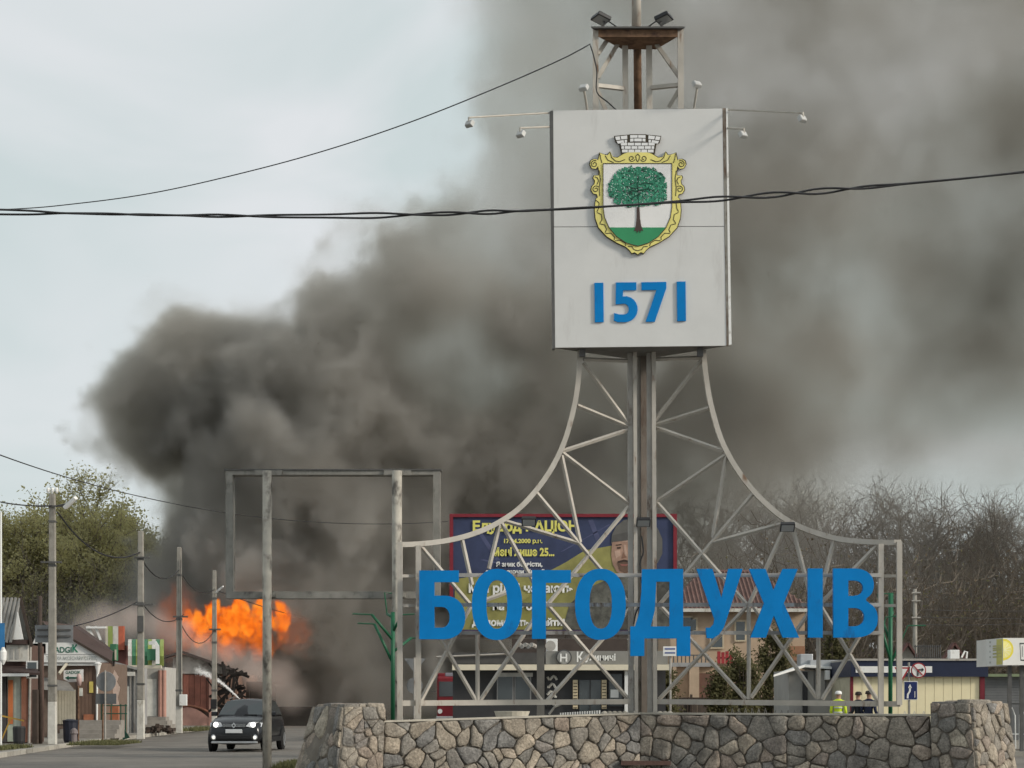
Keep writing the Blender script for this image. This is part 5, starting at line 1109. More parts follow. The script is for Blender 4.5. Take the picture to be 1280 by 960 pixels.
# left face print: yellow half and grey lines; front face: lemon slice and glass outline
def fp3(a, b, u, v, off): 
    a, b = Vector(a), Vector(b); nrm = (b-a).cross(Vector((0, 0, 1))).normalized(); p = a+(b-a)*u+nrm*off; p.z = a.z+(b.z-a.z)*u+hh*v; return p
def face_print(a, b, pts, mat, off=.004):
    m = MB(); m.add([fp3(a, b, u, v, off) for u, v in pts], [tuple(range(len(pts)))]); m.build('print', mat, lo_)
lem = M('lemon_yellow', (.72, .62, .06), .45, 0, .08, 8); lem_d = M('lemon_print_grey', (.42, .40, .16), .5)
face_print(p0, p1_, [(.62, .03), (.985, .03), (.985, .97), (.62, .97)], M('lemon_side', (.50, .47, .14), .5)); 
for k, v0 in enumerate((.30, .42, .55, .62, .70)): face_print(p0, p1_, [(.4, v0), (.92, v0), (.92, v0+.05), (.4, v0+.05)], lem_d, .008)
for v0 in (.1, .3, .5, .7, .85): face_print(p0, p1_, [(.2, v0), (.27, v0), (.27, v0+.07), (.2, v0+.07)], M('print_grey', (.35, .36, .33), .5), .006)
sl = [(.0, .16)]+[(.30*math.sin(R(a_))*.65, .58-.40*math.cos(R(a_))) for a_ in range(8, 173, 11)]+[(.0, .97)]
face_print(p1_, p2_, [(.004+u, v) for u, v in sl], lem)
face_print(p1_, p2_, [(.004+u*.82, .57+(v-.57)*.8) for u, v in sl], M('lemon_pale', (.76, .70, .25), .45), .007)
for a_ in range(20, 170, 30):
    c0 = (.01, .57); e_ = (.01+.15*math.sin(R(a_)), .57-.31*math.cos(R(a_))); dxx, dyy = .004*math.cos(R(a_)), .012*math.sin(R(a_)); face_print(p1_, p2_, [(c0[0]-dxx, c0[1]-dyy), (e_[0]-dxx, e_[1]-dyy), (e_[0]+dxx, e_[1]+dyy), (c0[0]+dxx, c0[1]+dyy)], M('lemon_white', (.8, .78, .5), .45), .010)
for q in ([(.33, .16), (.342, .16), (.325, .8), (.313, .8)], [(.33, .16), (.45, .14), (.45, .19), (.33, .21)], [(.313, .76), (.45, .78), (.45, .82), (.313, .82)], [(.36, .3), (.37, .3), (.37, .7), (.36, .7)]): face_print(p1_, p2_, q, M('print_dark', (.05, .06, .06), .5))
for px in (1262, 1277): MB().bar((PX(px, D+.5), D+.5, 0), (PX(px, D+.5), D+.5, PZ(831, D)), .1).build('post', dark_steel, lb_)
MB().bb(PX(1256, D), PX(1300, D), D+.2, D+1.2, .002, .14).build('plinth', concrete, lb_)
# grey roller shutter stall
D = 72.0
rsu = thing('shutter_stall', 'grey stall with lowered roller shutter right of the cream kiosk', 'stall', (PX(1265, D), D+2, GF))
MB().bb(PX(1229, D), PX(1310, D), D, D+3, GF, PZ(846, D)).build('wall', M('stall_grey', (.12, .125, .13), .6), rsu)
for k in range(10): MB().bb(PX(1231, D), PX(1308, D), D-.04, D-.005, PZ(879-k*3.3, D), PZ(876.2-k*3.3, D)).build('shutter_slat', M('shutter_slat', (.15, .155, .16), .5, .2, .1), rsu)
MB().bb(PX(1229, D), PX(1310, D), D-.4, D+.3, PZ(846, D), PZ(842.5, D)).build('eave', M('green_eave', (.18, .22, .13), .7), rsu)
# low hooped railings
def hoop_fence(pxs, D, z0, h_, label, mat, step=.22, name='hoop_railing', lean=.0):
    f_ = thing(name, label, 'railing', (PX((pxs[0]+pxs[1])/2, D), D, z0), 'low metal railings along the far pavement')
    x = PX(pxs[0], D); xe = PX(pxs[1], D)
    while x < xe:
        MB().sweep([(x, D, z0), (x+lean, D, z0+h_*.8), (x+step*.25+lean, D, z0+h_), (x+step*.55+lean, D, z0+h_*.8), (x+step*.6, D, z0)], .018, 5).build('hoop', mat, f_); x += step
    MB().tube((PX(pxs[0], D), D+.02, z0+h_*.35), (xe, D+.02, z0+h_*.35), .018, 5).build('rail', mat, f_); return f_
hoop_fence((905, 962), 60, .13, 1.22, 'grey hooped railing below the letter with crossing arms', galv, .2)
hoop_fence((967, 1001), 62, .13, 1.15, 'darker hooped railing in front of the grey shed', dark_steel, .2)
hoop_fence((1128, 1178), 62.5, .13, 1.12, 'white hooped railing at the foot of the road signs', whitewash, .3)
hoop_fence((1262, 1310), 60, .13, 1.25, 'white railing behind the lightbox posts', white_paint, .3)
bar_ = thing('striped_barrier', 'white barred curved barrier behind the middle of the wall', 'barrier', (PX(722, 59), 59, .13))
for i in range(17): MB().bb(PX(700+i*3, 59), PX(701.8+i*3, 59), 59-.02*i, 59.03-.02*i, .13, 1.22+.08*(i/17)).build('bar', white_paint, bar_)
MB().sweep([W(686, 893, 59), W(693, 884, 59), W(702, 880, 59), W(752, 879, 58.7)], .035, 6).build('top_rail', galv, bar_)
rb2 = thing('stone_border', 'pale low stone border left of the tower foot behind the wall', 'kerb', (PX(775, 58), 58, 0))
MB().bb(PX(752, 58), PX(845, 58), 58, 58.6, .002, 1.16).build('border', M('pale_border', (.34, .30, .24), .9, 0, .2, 3, .4), rb2, bevel=.06)
rs3 = random.Random(12)
for i in range(14): MB().lathe((PX(756+i*6.3, 58), 58.2, 1.14), [(.04, 0), (.12, .03), (.11, .09), (.03, .14)], 7).build('stone', M('border_stone', (.28, .26, .22), .9, 0, .2, rnd=.3), rb2)
wf = thing('dark_fence', 'long dark board fence across the yard of the peach house', 'fence', (PX(895, 84), 84, 0))
ribs(PX(824, 84), PX(990, 84), 84, .14, PZ(872, 84), .2, M('dark_boards', (.085, .068, .055), .85, 0, .25, 3, .2, rnd=.2), wf, 'board')
MB().bar(W(824, 873, 83.9), W(990, 873, 83.9), .08).build('rail', wood_d, wf)
for px in (826, 864, 913, 950, 988): MB().bar((PX(px, 83.9), 83.9, .134), (PX(px, 83.9), 83.9, PZ(868, 84)), .1).build('post', wood_d, wf)

# ------------------------------------------------------------------ fire engine
D = 100.0
ft = thing('fire_engine', 'dark red fire engine half hidden behind the left corner of the cafe', 'truck', (PX(576, D), D+3, 0))
fr_ = M('fire_red', (.17, .012, .018), .4, 0, .1); 
MB().bb(PX(546, D), PX(606, D), D, D+2.0, .55, 2.75).build('cab', fr_, ft, bevel=.1)
MB().bb(PX(545, D), PX(607, D), D+2.1, D+6.5, .7, 2.95).build('body', fr_, ft, bevel=.05)
MB().bb(PX(549, D), PX(603, D), D-.03, D+.0, 1.75, 2.5).build('windscreen', glassy('car_glass', (.02, .02, .02)), ft)
MB().bb(PX(545.5, D), PX(606.5, D), D-.04, D-.005, 1.3, 1.48).build('white_stripe', white_paint, ft)
MB().bb(PX(545, D), PX(607, D), D-.15, D+.1, .45, .75).build('bumper', M('truck_bumper', (.4, .4, .4), .6), ft, bevel=.03)
for px in (550, 602): MB().lathe((PX(px, D), D-.06, 1.0), [(.12, 0), (.12, .05)], 14, 'y').build('headlight', chrome_l if False else white_paint, ft)
MB().bb(PX(556, D), PX(596, D), D+.5, D+.9, 2.76, 2.95).build('light_bar', M('beacon_grey', (.22, .22, .25), .3), ft, bevel=.03)
for px in (548, 600):
    for y in (D+.9, D+5): MB().lathe((PX(px, D), y, .48), [(.3, 0), (.48, .02), (.48, .26), (.3, .28)], 18, 'x').build('wheel', M('tyre', (.02, .02, .02)), ft)
for s in (545, 607): MB().bar((PX(s, D), D-.1, 2.0), (PX(s, D)+(-.2 if s < 570 else .2), D-.2, 2.0), .04).build('mirror', black, ft)

# ------------------------------------------------------------------ people by the kiosk
def person(px, D, z0, H, yaw, cloth, label, helmet=None, arm_bend=.15):
    j = {}; V = []; Rr = []; E_ = []
    def add(k, x, y, z, r, par=None): j[k] = len(V); V.append((x*H, y*H, z*H)); Rr.append((r*H, r*H*.8)); (E_.append((j[par], j[k])) if par else None)
    add('pel', 0, 0, .53, .085); add('bel', 0, 0, .60, .078, 'pel'); add('che', 0, .005, .72, .095, 'bel'); add('sho', 0, 0, .80, .075, 'che'); add('nec', 0, -.005, .845, .034, 'sho'); add('jaw', 0, -.018, .885, .046, 'nec'); add('hea', 0, -.008, .935, .055, 'jaw'); add('cro', 0, 0, .972, .036, 'hea')
    for s, n_ in ((-1, 'l'), (1, 'r')):
        add('hip'+n_, s*.055, 0, .49, .068, 'pel'); add('kne'+n_, s*.06, -.01, .28, .046, 'hip'+n_); add('ank'+n_, s*.06, .01, .045, .03, 'kne'+n_); add('toe'+n_, s*.07, -.075, .02, .024, 'ank'+n_)
        add('sh'+n_, s*.105, 0, .79, .05, 'sho'); add('elb'+n_, s*.135, .02, .62, .036, 'sh'+n_); add('wri'+n_, s*.125, -.05-arm_bend*.4, .50+arm_bend*.3, .026, 'elb'+n_); add('han'+n_, s*.115, -.08-arm_bend*.5, .455+arm_bend*.35, .024, 'wri'+n_)
        for q in range(3): add(f'fin{n_}{q}', s*.115+(q-1)*.012, -.1-arm_bend*.55, .42+arm_bend*.35, .007, 'han'+n_)
    me = bpy.data.meshes.new('p'); me.from_pydata(V, E_, []); o = link(bpy.data.objects.new('p', me))
    sk = o.modifiers.new('skin', 'SKIN'); sk.use_smooth_shade = True; ss = o.modifiers.new('sub', 'SUBSURF'); ss.levels = ss.render_levels = 1
    for v_, r_ in zip(me.skin_vertices[0].data, Rr): v_.radius = r_
    me.skin_vertices[0].data[0].use_root = True
    nm = bpy.data.meshes.new_from_object(o.evaluated_get(bpy.context.evaluated_depsgraph_get())); bpy.data.objects.remove(o)
    skin = M('skin', (.40, .24, .17), .6, 0, .06); shoe = M('shoe', (.03, .028, .026), .6)
    for m_ in (cloth[0], cloth[1], skin, shoe): nm.materials.append(m_)
    for p_ in nm.polygons:
        c = p_.center; z = c.z/H
        p_.material_index = 2 if (z > .845 or (abs(c.x)/H > .09 and z < .53+arm_bend*.3 and c.y/H < -.03-arm_bend*.4)) else (3 if z < .05 else (1 if z < .53 and abs(c.x)/H < .105 else 0))
    nm.transform(Matrix.Rotation(yaw, 4, 'Z')); nm.transform(Matrix.Translation((PX(px, D), D, z0)))
    pe = mesh_obj('person', nm, None); tag(pe, label, 'person', 'people standing before the cream kiosk')
    hd = Matrix.Translation((PX(px, D), D, z0)) @ Matrix.Rotation(yaw, 4, 'Z')
    cx, cy, cz = hd @ Vector((0, .002*H, .955*H))
    hm = MB(); hm.lathe((cx, cy, cz-.02*H), [(.066*H, 0), (.066*H, .018*H), (.055*H, .05*H), (.03*H, .065*H)], 14); hm.build('helmet' if helmet else 'hair', helmet or M('dark_hair', (.03, .024, .02), .8), pe, smooth=True)
    for s in (-1, 1):
        e_ = hd @ Vector((s*.02*H, -.06*H, .935*H)); MB().box(e_, (.012*H, .008*H, .006*H), yaw).build('eye', black, pe)
    n_ = hd @ Vector((0, -.068*H, .915*H)); MB().box(n_, (.012*H, .016*H, .02*H), yaw).build('nose', skin, pe)
    return pe
hv = M('hi_vis_vest', (.55, .70, .03), .6, 0, .08); dkc = M('dark_clothes', (.02, .024, .035), .8, 0, .2, 6); navy_c = M('navy_clothes', (.014, .02, .05), .8, 0, .2, 6); trs = M('work_trousers', (.06, .06, .065), .85)
hvp = person(1048, 64, GF, 1.76, R(165), (hv, trs), 'person in a yellow high visibility vest and white helmet beside the grey shed', white_paint)
for z in (1.05, 1.2): 
    MB().lathe((PX(1048, 64), 64, GF+z), [(.155, 0), (.155, .04)], 16).build('reflective_band', M('reflective_grey', (.55, .56, .55), .4), hvp)
person(1073, 64.5, GF, 1.74, R(200), (dkc, trs), 'person in dark clothes nearest the worker in the yellow vest', None, .25)
person(1086, 64.2, GF, 1.77, R(150), (navy_c, trs), 'person in navy clothes at the right of the three by the kiosk', None, .2)
# ------------------------------------------------------------------ trees
def leafy(name, col, var=.4, scale=.8):
    m = M(name, col, .8, 0, var, scale, 0); n = m.node_tree.nodes; l = m.node_tree.links; p = n['Principled BSDF']; o = n['Material Output']
    t = n.new('ShaderNodeBsdfTranslucent'); src = p.inputs['Base Color'].links[0].from_socket; l.new(src, t.inputs['Color'])
    x = n.new('ShaderNodeMixShader'); x.inputs[0].default_value = .45; l.new(p.outputs[0], x.inputs[1]); l.new(t.outputs[0], x.inputs[2]); l.new(x.outputs[0], o.inputs['Surface']); return m
bark = M('bark', (.10, .08, .062), .95, 0, .3, 4, .4, 20); twig_m = M('twigs', (.19, .158, .125), .95, 0, .25, 2)
leaf_y = leafy('young_leaves', (.52, .48, .24), .3, .5); leaf_d = leafy('brown_green_leaves', (.12, .115, .055), .4, 1.2); leaf_b = leafy('dead_brush', (.13, .10, .065), .45, .8)
def grow(seed, H, spread=.5, first=.28, levels=5, kids=(3, 4), thick=.028, curl=.35, up=.25, minr=.016):
    """branch list: (list of points, list of radii, level)"""
    rg = random.Random(seed); out = []; tips = []
    def rec(p, d, L, r, lv):
        n = 4 if lv < 2 else 3; pts = [p]; rr = [r]; q = p.copy(); dd = d.copy()
        for i in range(n):
            dd = (dd+Vector((rg.gauss(0, curl), rg.gauss(0, curl), rg.gauss(0, curl)))*.35+Vector((0, 0, up*.18))).normalized(); q = q+dd*L/n; pts.append(q.copy()); rr.append(max(minr*.7, r*(1-.55*(i+1)/n)))
        out.append((pts, rr, lv))
        if lv >= levels: tips.append(q); return
        k = rg.randint(*kids)+(1 if lv == 0 else 0)
        for c in range(k):
            t = rg.uniform(.35, 1) if c else 1.0; i = min(n-1, int(t*n)); f = t*n-i; base = pts[i].lerp(pts[i+1], min(1, f)) if i < n else pts[-1]
            a = rg.uniform(0, 6.283); side = Vector((math.cos(a), math.sin(a), rg.uniform(-.1, .5)))
            nd = (dd*(1-spread*.5)+side*spread*rg.uniform(.7, 1.4)).normalized()
            rec(base, nd, L*rg.uniform(.55, .82), max(minr, r*rg.uniform(.42, .62)), lv+1)
    rec(Vector((0, 0, 0)), Vector((rg.uniform(-.08, .08), rg.uniform(-.08, .08), 1)).normalized(), H*first, H*thick*.5, 0)
    zm = max(p.z for b, _, _ in out for p in b); k = H/zm
    hi_ = [p for b, _, lv in out for p in b if p.z > zm*.45]; cx_ = sum(p.x for p in hi_)/len(hi_); cy_ = sum(p.y for p in hi_)/len(hi_)
    for b, _, _ in out:
        for i_, p in enumerate(b): b[i_] = Vector((p.x-cx_*min(1, p.z/(zm*.7)), p.y-cy_*min(1, p.z/(zm*.7)), p.z))
    return [([p*k for p in b], r, lv) for b, r, lv in out], [t*k for t in tips]
def tree_meshes(seed, H, leaves=0, leaf=.2, leafmat=None, **kw):
    br_, tips = grow(seed, H, **kw); tr, cr = MB(), MB()
    for pts, rr, lv in br_:
        if lv <= 1: tr.sweep(pts, rr, 7 if lv == 0 else 5, closed_ends=False)
        else: cr.sweep(pts, rr, 4 if lv == 2 else 3, closed_ends=False)
    rg = random.Random(seed+99)
    if leaves:
        pool = [p for pts, _, lv in br_ if lv >= 3 for p in pts]
        for i in range(leaves):
            c = rg.choice(pool)+Vector((rg.gauss(0, .25), rg.gauss(0, .25), rg.gauss(0, .25))); s_ = leaf*rg.uniform(.5, 1.3)
            a = Vector((rg.gauss(0, 1), rg.gauss(0, 1), rg.gauss(0, 1))).normalized(); b = a.orthogonal().normalized()
            cr.add([c+a*s_, c+b*s_*.5, c-a*s_*.7, c-b*s_*.5], [(0, 1, 2, 3)], 1)
    t = tr.mesh('trunk', True); t.materials.append(bark); c = cr.mesh('crown'); c.materials.append(twig_m)
    if leafmat: c.materials.append(leafmat)
    return t, c
def plant(name, meshes, loc, label, cat, group, scale=1, rz=0, lean=(0, 0)):
    o = thing(name, label, cat, loc, group); o.scale = (scale,)*3; o.rotation_euler = (lean[0], lean[1], rz)
    for nm, me in zip(('trunk', 'crown'), meshes):
        c = link(bpy.data.objects.new(nm, me)); c.parent = o
    return o
bare = [tree_meshes(s, 17, spread=sp_, first=f_, levels=6, kids=(3, 4), thick=.05, curl=.9, up=.14, minr=.012) for s, sp_, f_ in ((2, .62, .26), (5, .7, .22), (9, .55, .3), (14, .66, .24))]
rt = random.Random(21)
spots = [(845, 612, 150), (876, 598, 156), (905, 604, 149), (938, 590, 158), (968, 604, 151), (998, 596, 160), (1030, 603, 152), (1062, 594, 158), (1092, 600, 149), (1122, 586, 155), (1150, 592, 150), (1183, 606, 148), (1208, 612, 155), (1236, 600, 150), (1262, 612, 147), (1290, 606, 154), (1320, 600, 150)]
words = ['leftmost', 'second', 'third', 'fourth', 'fifth', 'sixth', 'seventh', 'eighth', 'ninth', 'tenth', 'eleventh', 'twelfth', 'thirteenth', 'fourteenth', 'fifteenth', 'sixteenth', 'rightmost']
for i, (px, py, D) in enumerate(spots):
    zb = 1.5 if D < 152 else 3; H = PZ(py-10, D)-zb; k = H/17
    plant('bare_tree', bare[i % 4], (PX(px, D), D, zb-.6), f'{words[i]} of the bare crooked trees along the right skyline, counted from the left', 'tree', 'bare trees along the right skyline', k*1.03, rt.uniform(0, 6.28), (rt.uniform(-.05, .05), rt.uniform(-.05, .05)))
fol = [tree_meshes(s, 15, leaves=n_, leaf=.125, leafmat=leaf_y, spread=.5, first=.24, levels=5, kids=(3, 4), thick=.03, curl=.45, up=.45, minr=.02) for s, n_ in ((31, 26000), (37, 24000), (43, 13000))]
LT = [(146, 590, 149, 0, 'tallest olive green leafy tree at left, standing against the pale sky'), (112, 598, 151, 1, 'olive leafy tree just left of the tallest one, behind the first pole'), (180, 612, 150, 1, 'olive leafy tree whose crown fades into the smoke'),
      (34, 646, 148, 0, 'lower spring green tree between the left edge and the first pole'), (10, 634, 148, 2, 'thin greyish tree at the far left edge'), (66, 634, 152, 2, 'sparse grey twigged tree behind the first pole'), (-22, 636, 148, 1, 'spring green tree cut by the left picture edge'), (100, 640, 147, 1, 'low olive tree in front of the tallest left tree'), (140, 636, 147, 0, 'low olive tree at the left rim of the smoke'), (184, 640, 150, 2, 'dim tree almost swallowed by the smoke at left')]
for px, py, D, k, lab in LT:
    H = PZ(py, D); plant('leafy_tree', fol[k], (PX(px, D), D, -.1), lab, 'tree', 'leafy trees behind the left shops', H/15*1.02, rt.uniform(0, 6.28))
# left undergrowth and right thicket: one mass each
def thicket(name, label, boxes, n, mats, seed, leafs=.35, size=.35):
    rg = random.Random(seed); m = MB()
    for (px0, px1, pyt, D0, D1, zb) in boxes:
        for i in range(n):
            D = rg.uniform(D0, D1); px = rg.uniform(px0, px1); x = PX(px, D)
            H = (PZ(pyt+rg.gauss(0, 9), D)-zb)*(.55+.45*rg.random())*(1+.12*math.sin(px*.09)+.1*math.sin(px*.23+2))
            p = Vector((x, D, zb)); d = Vector((rg.gauss(0, .22), rg.gauss(0, .2), 1)).normalized(); pts = [p]; seg = 4
            for s_ in range(seg): d = (d+Vector((rg.gauss(0, .2), rg.gauss(0, .2), .1))).normalized(); p = p+d*H/seg; pts.append(p)
            m.sweep(pts, [.05, .045, .035, .025, .015], 3, closed_ends=False)
            for s_ in range(7):
                q = pts[rg.randint(1, 4)]; dd = Vector((rg.gauss(0, 1), rg.gauss(0, 1), rg.uniform(0, 1.2))).normalized(); L = H*rg.uniform(.1, .24)
                m.sweep([q, q+dd*L*.5, q+(dd+Vector((0, 0, .4))).normalized()*L], [.022, .018, .012], 3, closed_ends=False)
            for s_ in range(int(26*leafs)):
                q = pts[rg.randint(0, 4)]+Vector((rg.gauss(0, .6), rg.gauss(0, .6), rg.gauss(0, .6))); s2 = size*rg.uniform(.4, 1.2); a = Vector((rg.gauss(0, 1), rg.gauss(0, 1), rg.gauss(0, 1))).normalized(); b = a.orthogonal().normalized()
                m.add([q+a*s2, q+b*s2*.55, q-a*s2*.8, q-b*s2*.55], [(0, 1, 2, 3)], 1+(rg.random() < .4))
    o = m.build(name, mats); o['kind'] = 'stuff'; o['label'] = label; o['category'] = 'undergrowth'; return o
thicket('thicket', 'dense brown thicket covering the hillside at right', [(845, 1330, 700, 118, 128, 0), (845, 1330, 690, 132, 146, 1)], 620, [twig_m, leaf_b, leaf_d], 5, .6, .14)
thicket('undergrowth', 'dull green undergrowth behind the left shops', [(-40, 185, 705, 142, 150, 0)], 420, [twig_m, leaf_d, leaf_y], 6, 1.2, .13)
# evergreen shrubs in the yard
def shrub(px0, px1, top, D, label, seed, mat, n=5200):
    rg = random.Random(seed); o = thing('shrub', label, 'shrub', (PX((px0+px1)/2, D), D, .13), 'evergreen shrubs in the yard of the peach house')
    w = (PX(px1, D)-PX(px0, D))/2; H = PZ(top, D)-.13; cx = PX((px0+px1)/2, D); fo, st = MB(), MB()
    for i in range(9):
        a = rg.uniform(0, 6.28); st.sweep([(cx+rg.uniform(-.2, .2), D+rg.uniform(-.2, .2), .13), (cx+w*.3*math.cos(a), D+w*.3*math.sin(a), H*.45), (cx+w*.5*math.cos(a), D+w*.5*math.sin(a), H*.8)], [.06, .04, .015], 5)
    clumps = [(rg.uniform(-.8, .8), rg.uniform(-.8, .8), rg.uniform(.06, .9)) for _ in range(46)]
    for i in range(n):
        c = rg.choice(clumps); k = 1-.75*max(0, c[2]-.3)**1.2; q = Vector((cx+c[0]*w*k+rg.gauss(0, .16), D+c[1]*w*.8*k+rg.gauss(0, .16), .13+c[2]*H+rg.gauss(0, .17))); s2 = .085*rg.uniform(.5, 1.3)
        a = Vector((rg.gauss(0, 1), rg.gauss(0, 1), rg.gauss(.4, 1))).normalized(); b = a.orthogonal().normalized(); fo.add([q+a*s2, q+b*s2*.5, q-a*s2, q-b*s2*.5], [(0, 1, 2, 3)])
    st.build('stems', bark, o); fo.build('foliage', mat, o)
leaf_t = leafy('thuja_leaves', (.10, .095, .04), .45, 2.5)
shrub(905, 955, 806, 79, 'broad olive evergreen shrub below the letters, left of the tall one', 1, leaf_t); shrub(945, 990, 776, 80, 'tall pointed evergreen shrub left of the grey shed', 2, leaf_t); shrub(884, 915, 832, 78.5, 'low evergreen shrub by the porch column', 3, leaf_t, 3000); shrub(820, 846, 836, 78, 'low evergreen shrub right of the cafe', 4, leaf_t, 3000); shrub(1028, 1060, 770, 84, 'dark evergreen behind the grey shed roof', 5, leaf_t)
shrub(1040, 1068, 800, 88, 'reddish brown shrub behind the grey shed', 6, leaf_b, 3500)

# ------------------------------------------------------------------ smoke and fire (real volumes)
def smooth01(t): return t*t*(3-2*t)
def lat_noise(shape, ext, cell, rng):
    n = [max(2, int(math.ceil(ext[i]/cell))+3) for i in range(3)]; a = rng.random(n).astype(np.float32)*2-1
    for ax in range(3):
        t = np.linspace(0, ext[ax]/cell, shape[ax]).astype(np.float32)+.37; i = np.minimum(np.floor(t).astype(int), n[ax]-2)
        f = smooth01(t-i).astype(np.float32); sh = [1, 1, 1]; sh[ax] = -1; f = f.reshape(sh); a = np.take(a, i, ax)*(1-f)+np.take(a, i+1, ax)*f
    return a
def perlin(shape, ext, cell, rng):
    """gradient noise, worked out on a coarse grid and blended up"""
    cs = [max(4, int(ext[i]/cell*5)+2) for i in range(3)]; n = [int(math.ceil(ext[i]/cell))+3 for i in range(3)]
    gv = rng.normal(size=(*n, 3)).astype(np.float32); gv /= np.linalg.norm(gv, axis=-1, keepdims=True)
    T = [np.linspace(0, ext[i]/cell, cs[i], dtype=np.float32)+.31 for i in range(3)]; I = [np.floor(t).astype(int) for t in T]; Fr = [t-i for t, i in zip(T, I)]
    S_ = [f*f*f*(f*(f*6-15)+10) for f in Fr]; out = np.zeros(cs, np.float32)
    for a in (0, 1):
        for b in (0, 1):
            for c in (0, 1):
                gg = gv[np.ix_(I[0]+a, I[1]+b, I[2]+c)]
                d = gg[..., 0]*(Fr[0]-a)[:, None, None]+gg[..., 1]*(Fr[1]-b)[None, :, None]+gg[..., 2]*(Fr[2]-c)[None, None, :]
                w = (S_[0] if a else 1-S_[0])[:, None, None]*(S_[1] if b else 1-S_[1])[None, :, None]*(S_[2] if c else 1-S_[2])[None, None, :]
                out += d*w
    out *= 1.7
    for ax in range(3):
        t = np.linspace(0, cs[ax]-1, shape[ax]); i = np.minimum(t.astype(int), cs[ax]-2); f = (t-i).astype(np.float32); sh = [1, 1, 1]; sh[ax] = -1; f = f.reshape(sh)
        out = np.take(out, i, ax)*(1-f)+np.take(out, i+1, ax)*f
    return out
def fbm(shape, ext, cell, octs, rng, gain=.5, billow=False):
    s_ = np.zeros(shape, np.float32); amp = 1.; tot = 0
    for o in range(octs):
        n = perlin(shape, ext, cell, rng) if cell*shape[0]/ext[0] > 4.5 else lat_noise(shape, ext, cell, rng)
        if billow: n = 1-2*np.abs(n)**.8
        s_ += amp*n; tot += amp; amp *= gain; cell *= .5
    return s_/tot
def grid(lo, hi, vox, voy=None):
    shape = tuple(int((hi[i]-lo[i])/(voy if i == 1 and voy else vox))+1 for i in range(3)); ext = [hi[i]-lo[i] for i in range(3)]
    X = np.linspace(lo[0], hi[0], shape[0], dtype=np.float32)[:, None, None]; Y = np.linspace(lo[1], hi[1], shape[1], dtype=np.float32)[None, :, None]; Z = np.linspace(lo[2], hi[2], shape[2], dtype=np.float32)[None, None, :]
    return shape, ext, X, Y, Z
def volume_object(name, lo, hi, dens, mat):
    nx, ny, nz = dens.shape; me = bpy.data.meshes.new(name); me.vertices.add(dens.size)
    me.attributes.new('dens', 'FLOAT', 'POINT').data.foreach_set('value', np.ascontiguousarray(dens.ravel(), dtype=np.float32))
    ob = link(bpy.data.objects.new(name, me)); me.materials.append(mat)
    ng = bpy.data.node_groups.new(name, 'GeometryNodeTree')
    ng.interface.new_socket('Geometry', in_out='INPUT', socket_type='NodeSocketGeometry'); ng.interface.new_socket('Geometry', in_out='OUTPUT', socket_type='NodeSocketGeometry')
    n = ng.nodes; l = ng.links; gi = n.new('NodeGroupInput'); go = n.new('NodeGroupOutput'); vc = n.new('GeometryNodeVolumeCube')
    vc.inputs['Min'].default_value = lo; vc.inputs['Max'].default_value = hi
    for k, v in zip(('Resolution X', 'Resolution Y', 'Resolution Z'), (nx, ny, nz)): vc.inputs[k].default_value = v
    pos = n.new('GeometryNodeInputPosition'); ops = []
    for op, val in (('SUBTRACT', lo), ('MULTIPLY', [(k-1)/(hi[i]-lo[i]) for i, k in enumerate((nx, ny, nz))]), ('ADD', (.5, .5, .5)), ('FLOOR', None), ('DOT_PRODUCT', (ny*nz, nz, 1))):
        q = n.new('ShaderNodeVectorMath'); q.operation = op
        if val is not None: q.inputs[1].default_value = val
        l.new((ops[-1] if ops else pos).outputs[0], q.inputs[0]); ops.append(q)
    na = n.new('GeometryNodeInputNamedAttribute'); na.data_type = 'FLOAT'; na.inputs[0].default_value = 'dens'
    si = n.new('GeometryNodeSampleIndex'); si.data_type = 'FLOAT'; si.domain = 'POINT'; si.clamp = True
    l.new(gi.outputs[0], si.inputs['Geometry']); l.new(na.outputs[0], si.inputs['Value']); l.new(ops[-1].outputs['Value'], si.inputs['Index']); l.new(si.outputs[0], vc.inputs['Density'])
    sm = n.new('GeometryNodeSetMaterial'); sm.inputs['Material'].default_value = mat
    l.new(vc.outputs[0], sm.inputs[0]); l.new(sm.outputs[0], go.inputs[0]); ob.modifiers.new('volume', 'NODES').node_group = ng
    ob['kind'] = 'stuff'; return ob
smoke_m = bpy.data.materials.new('smoke'); smoke_m.use_nodes = True; n = smoke_m.node_tree.nodes; n.clear()
o = n.new('ShaderNodeOutputMaterial'); p = n.new('ShaderNodeVolumePrincipled'); smoke_m.node_tree.links.new(p.outputs[0], o.inputs['Volume'])
p.inputs['Color'].default_value = (.455, .449, .443, 1); p.inputs['Absorption Color'].default_value = (.07, .048, .014, 1); p.inputs['Density'].default_value = 1; p.inputs['Density Attribute'].default_value = 'density'; p.inputs['Anisotropy'].default_value = .1
rng = np.random.default_rng(4)
lo, hi = (-42, 114, 0), (66, 154, 60); shape, ext, X, Y, Z = grid(lo, hi, .36, .7)
big = fbm(shape, ext, 13, 3, rng); fine = fbm(shape, ext, 6.5, 5, rng, .62, True); mid = fbm(shape, ext, 5, 5, rng, .68)
sx = rng.random(4)
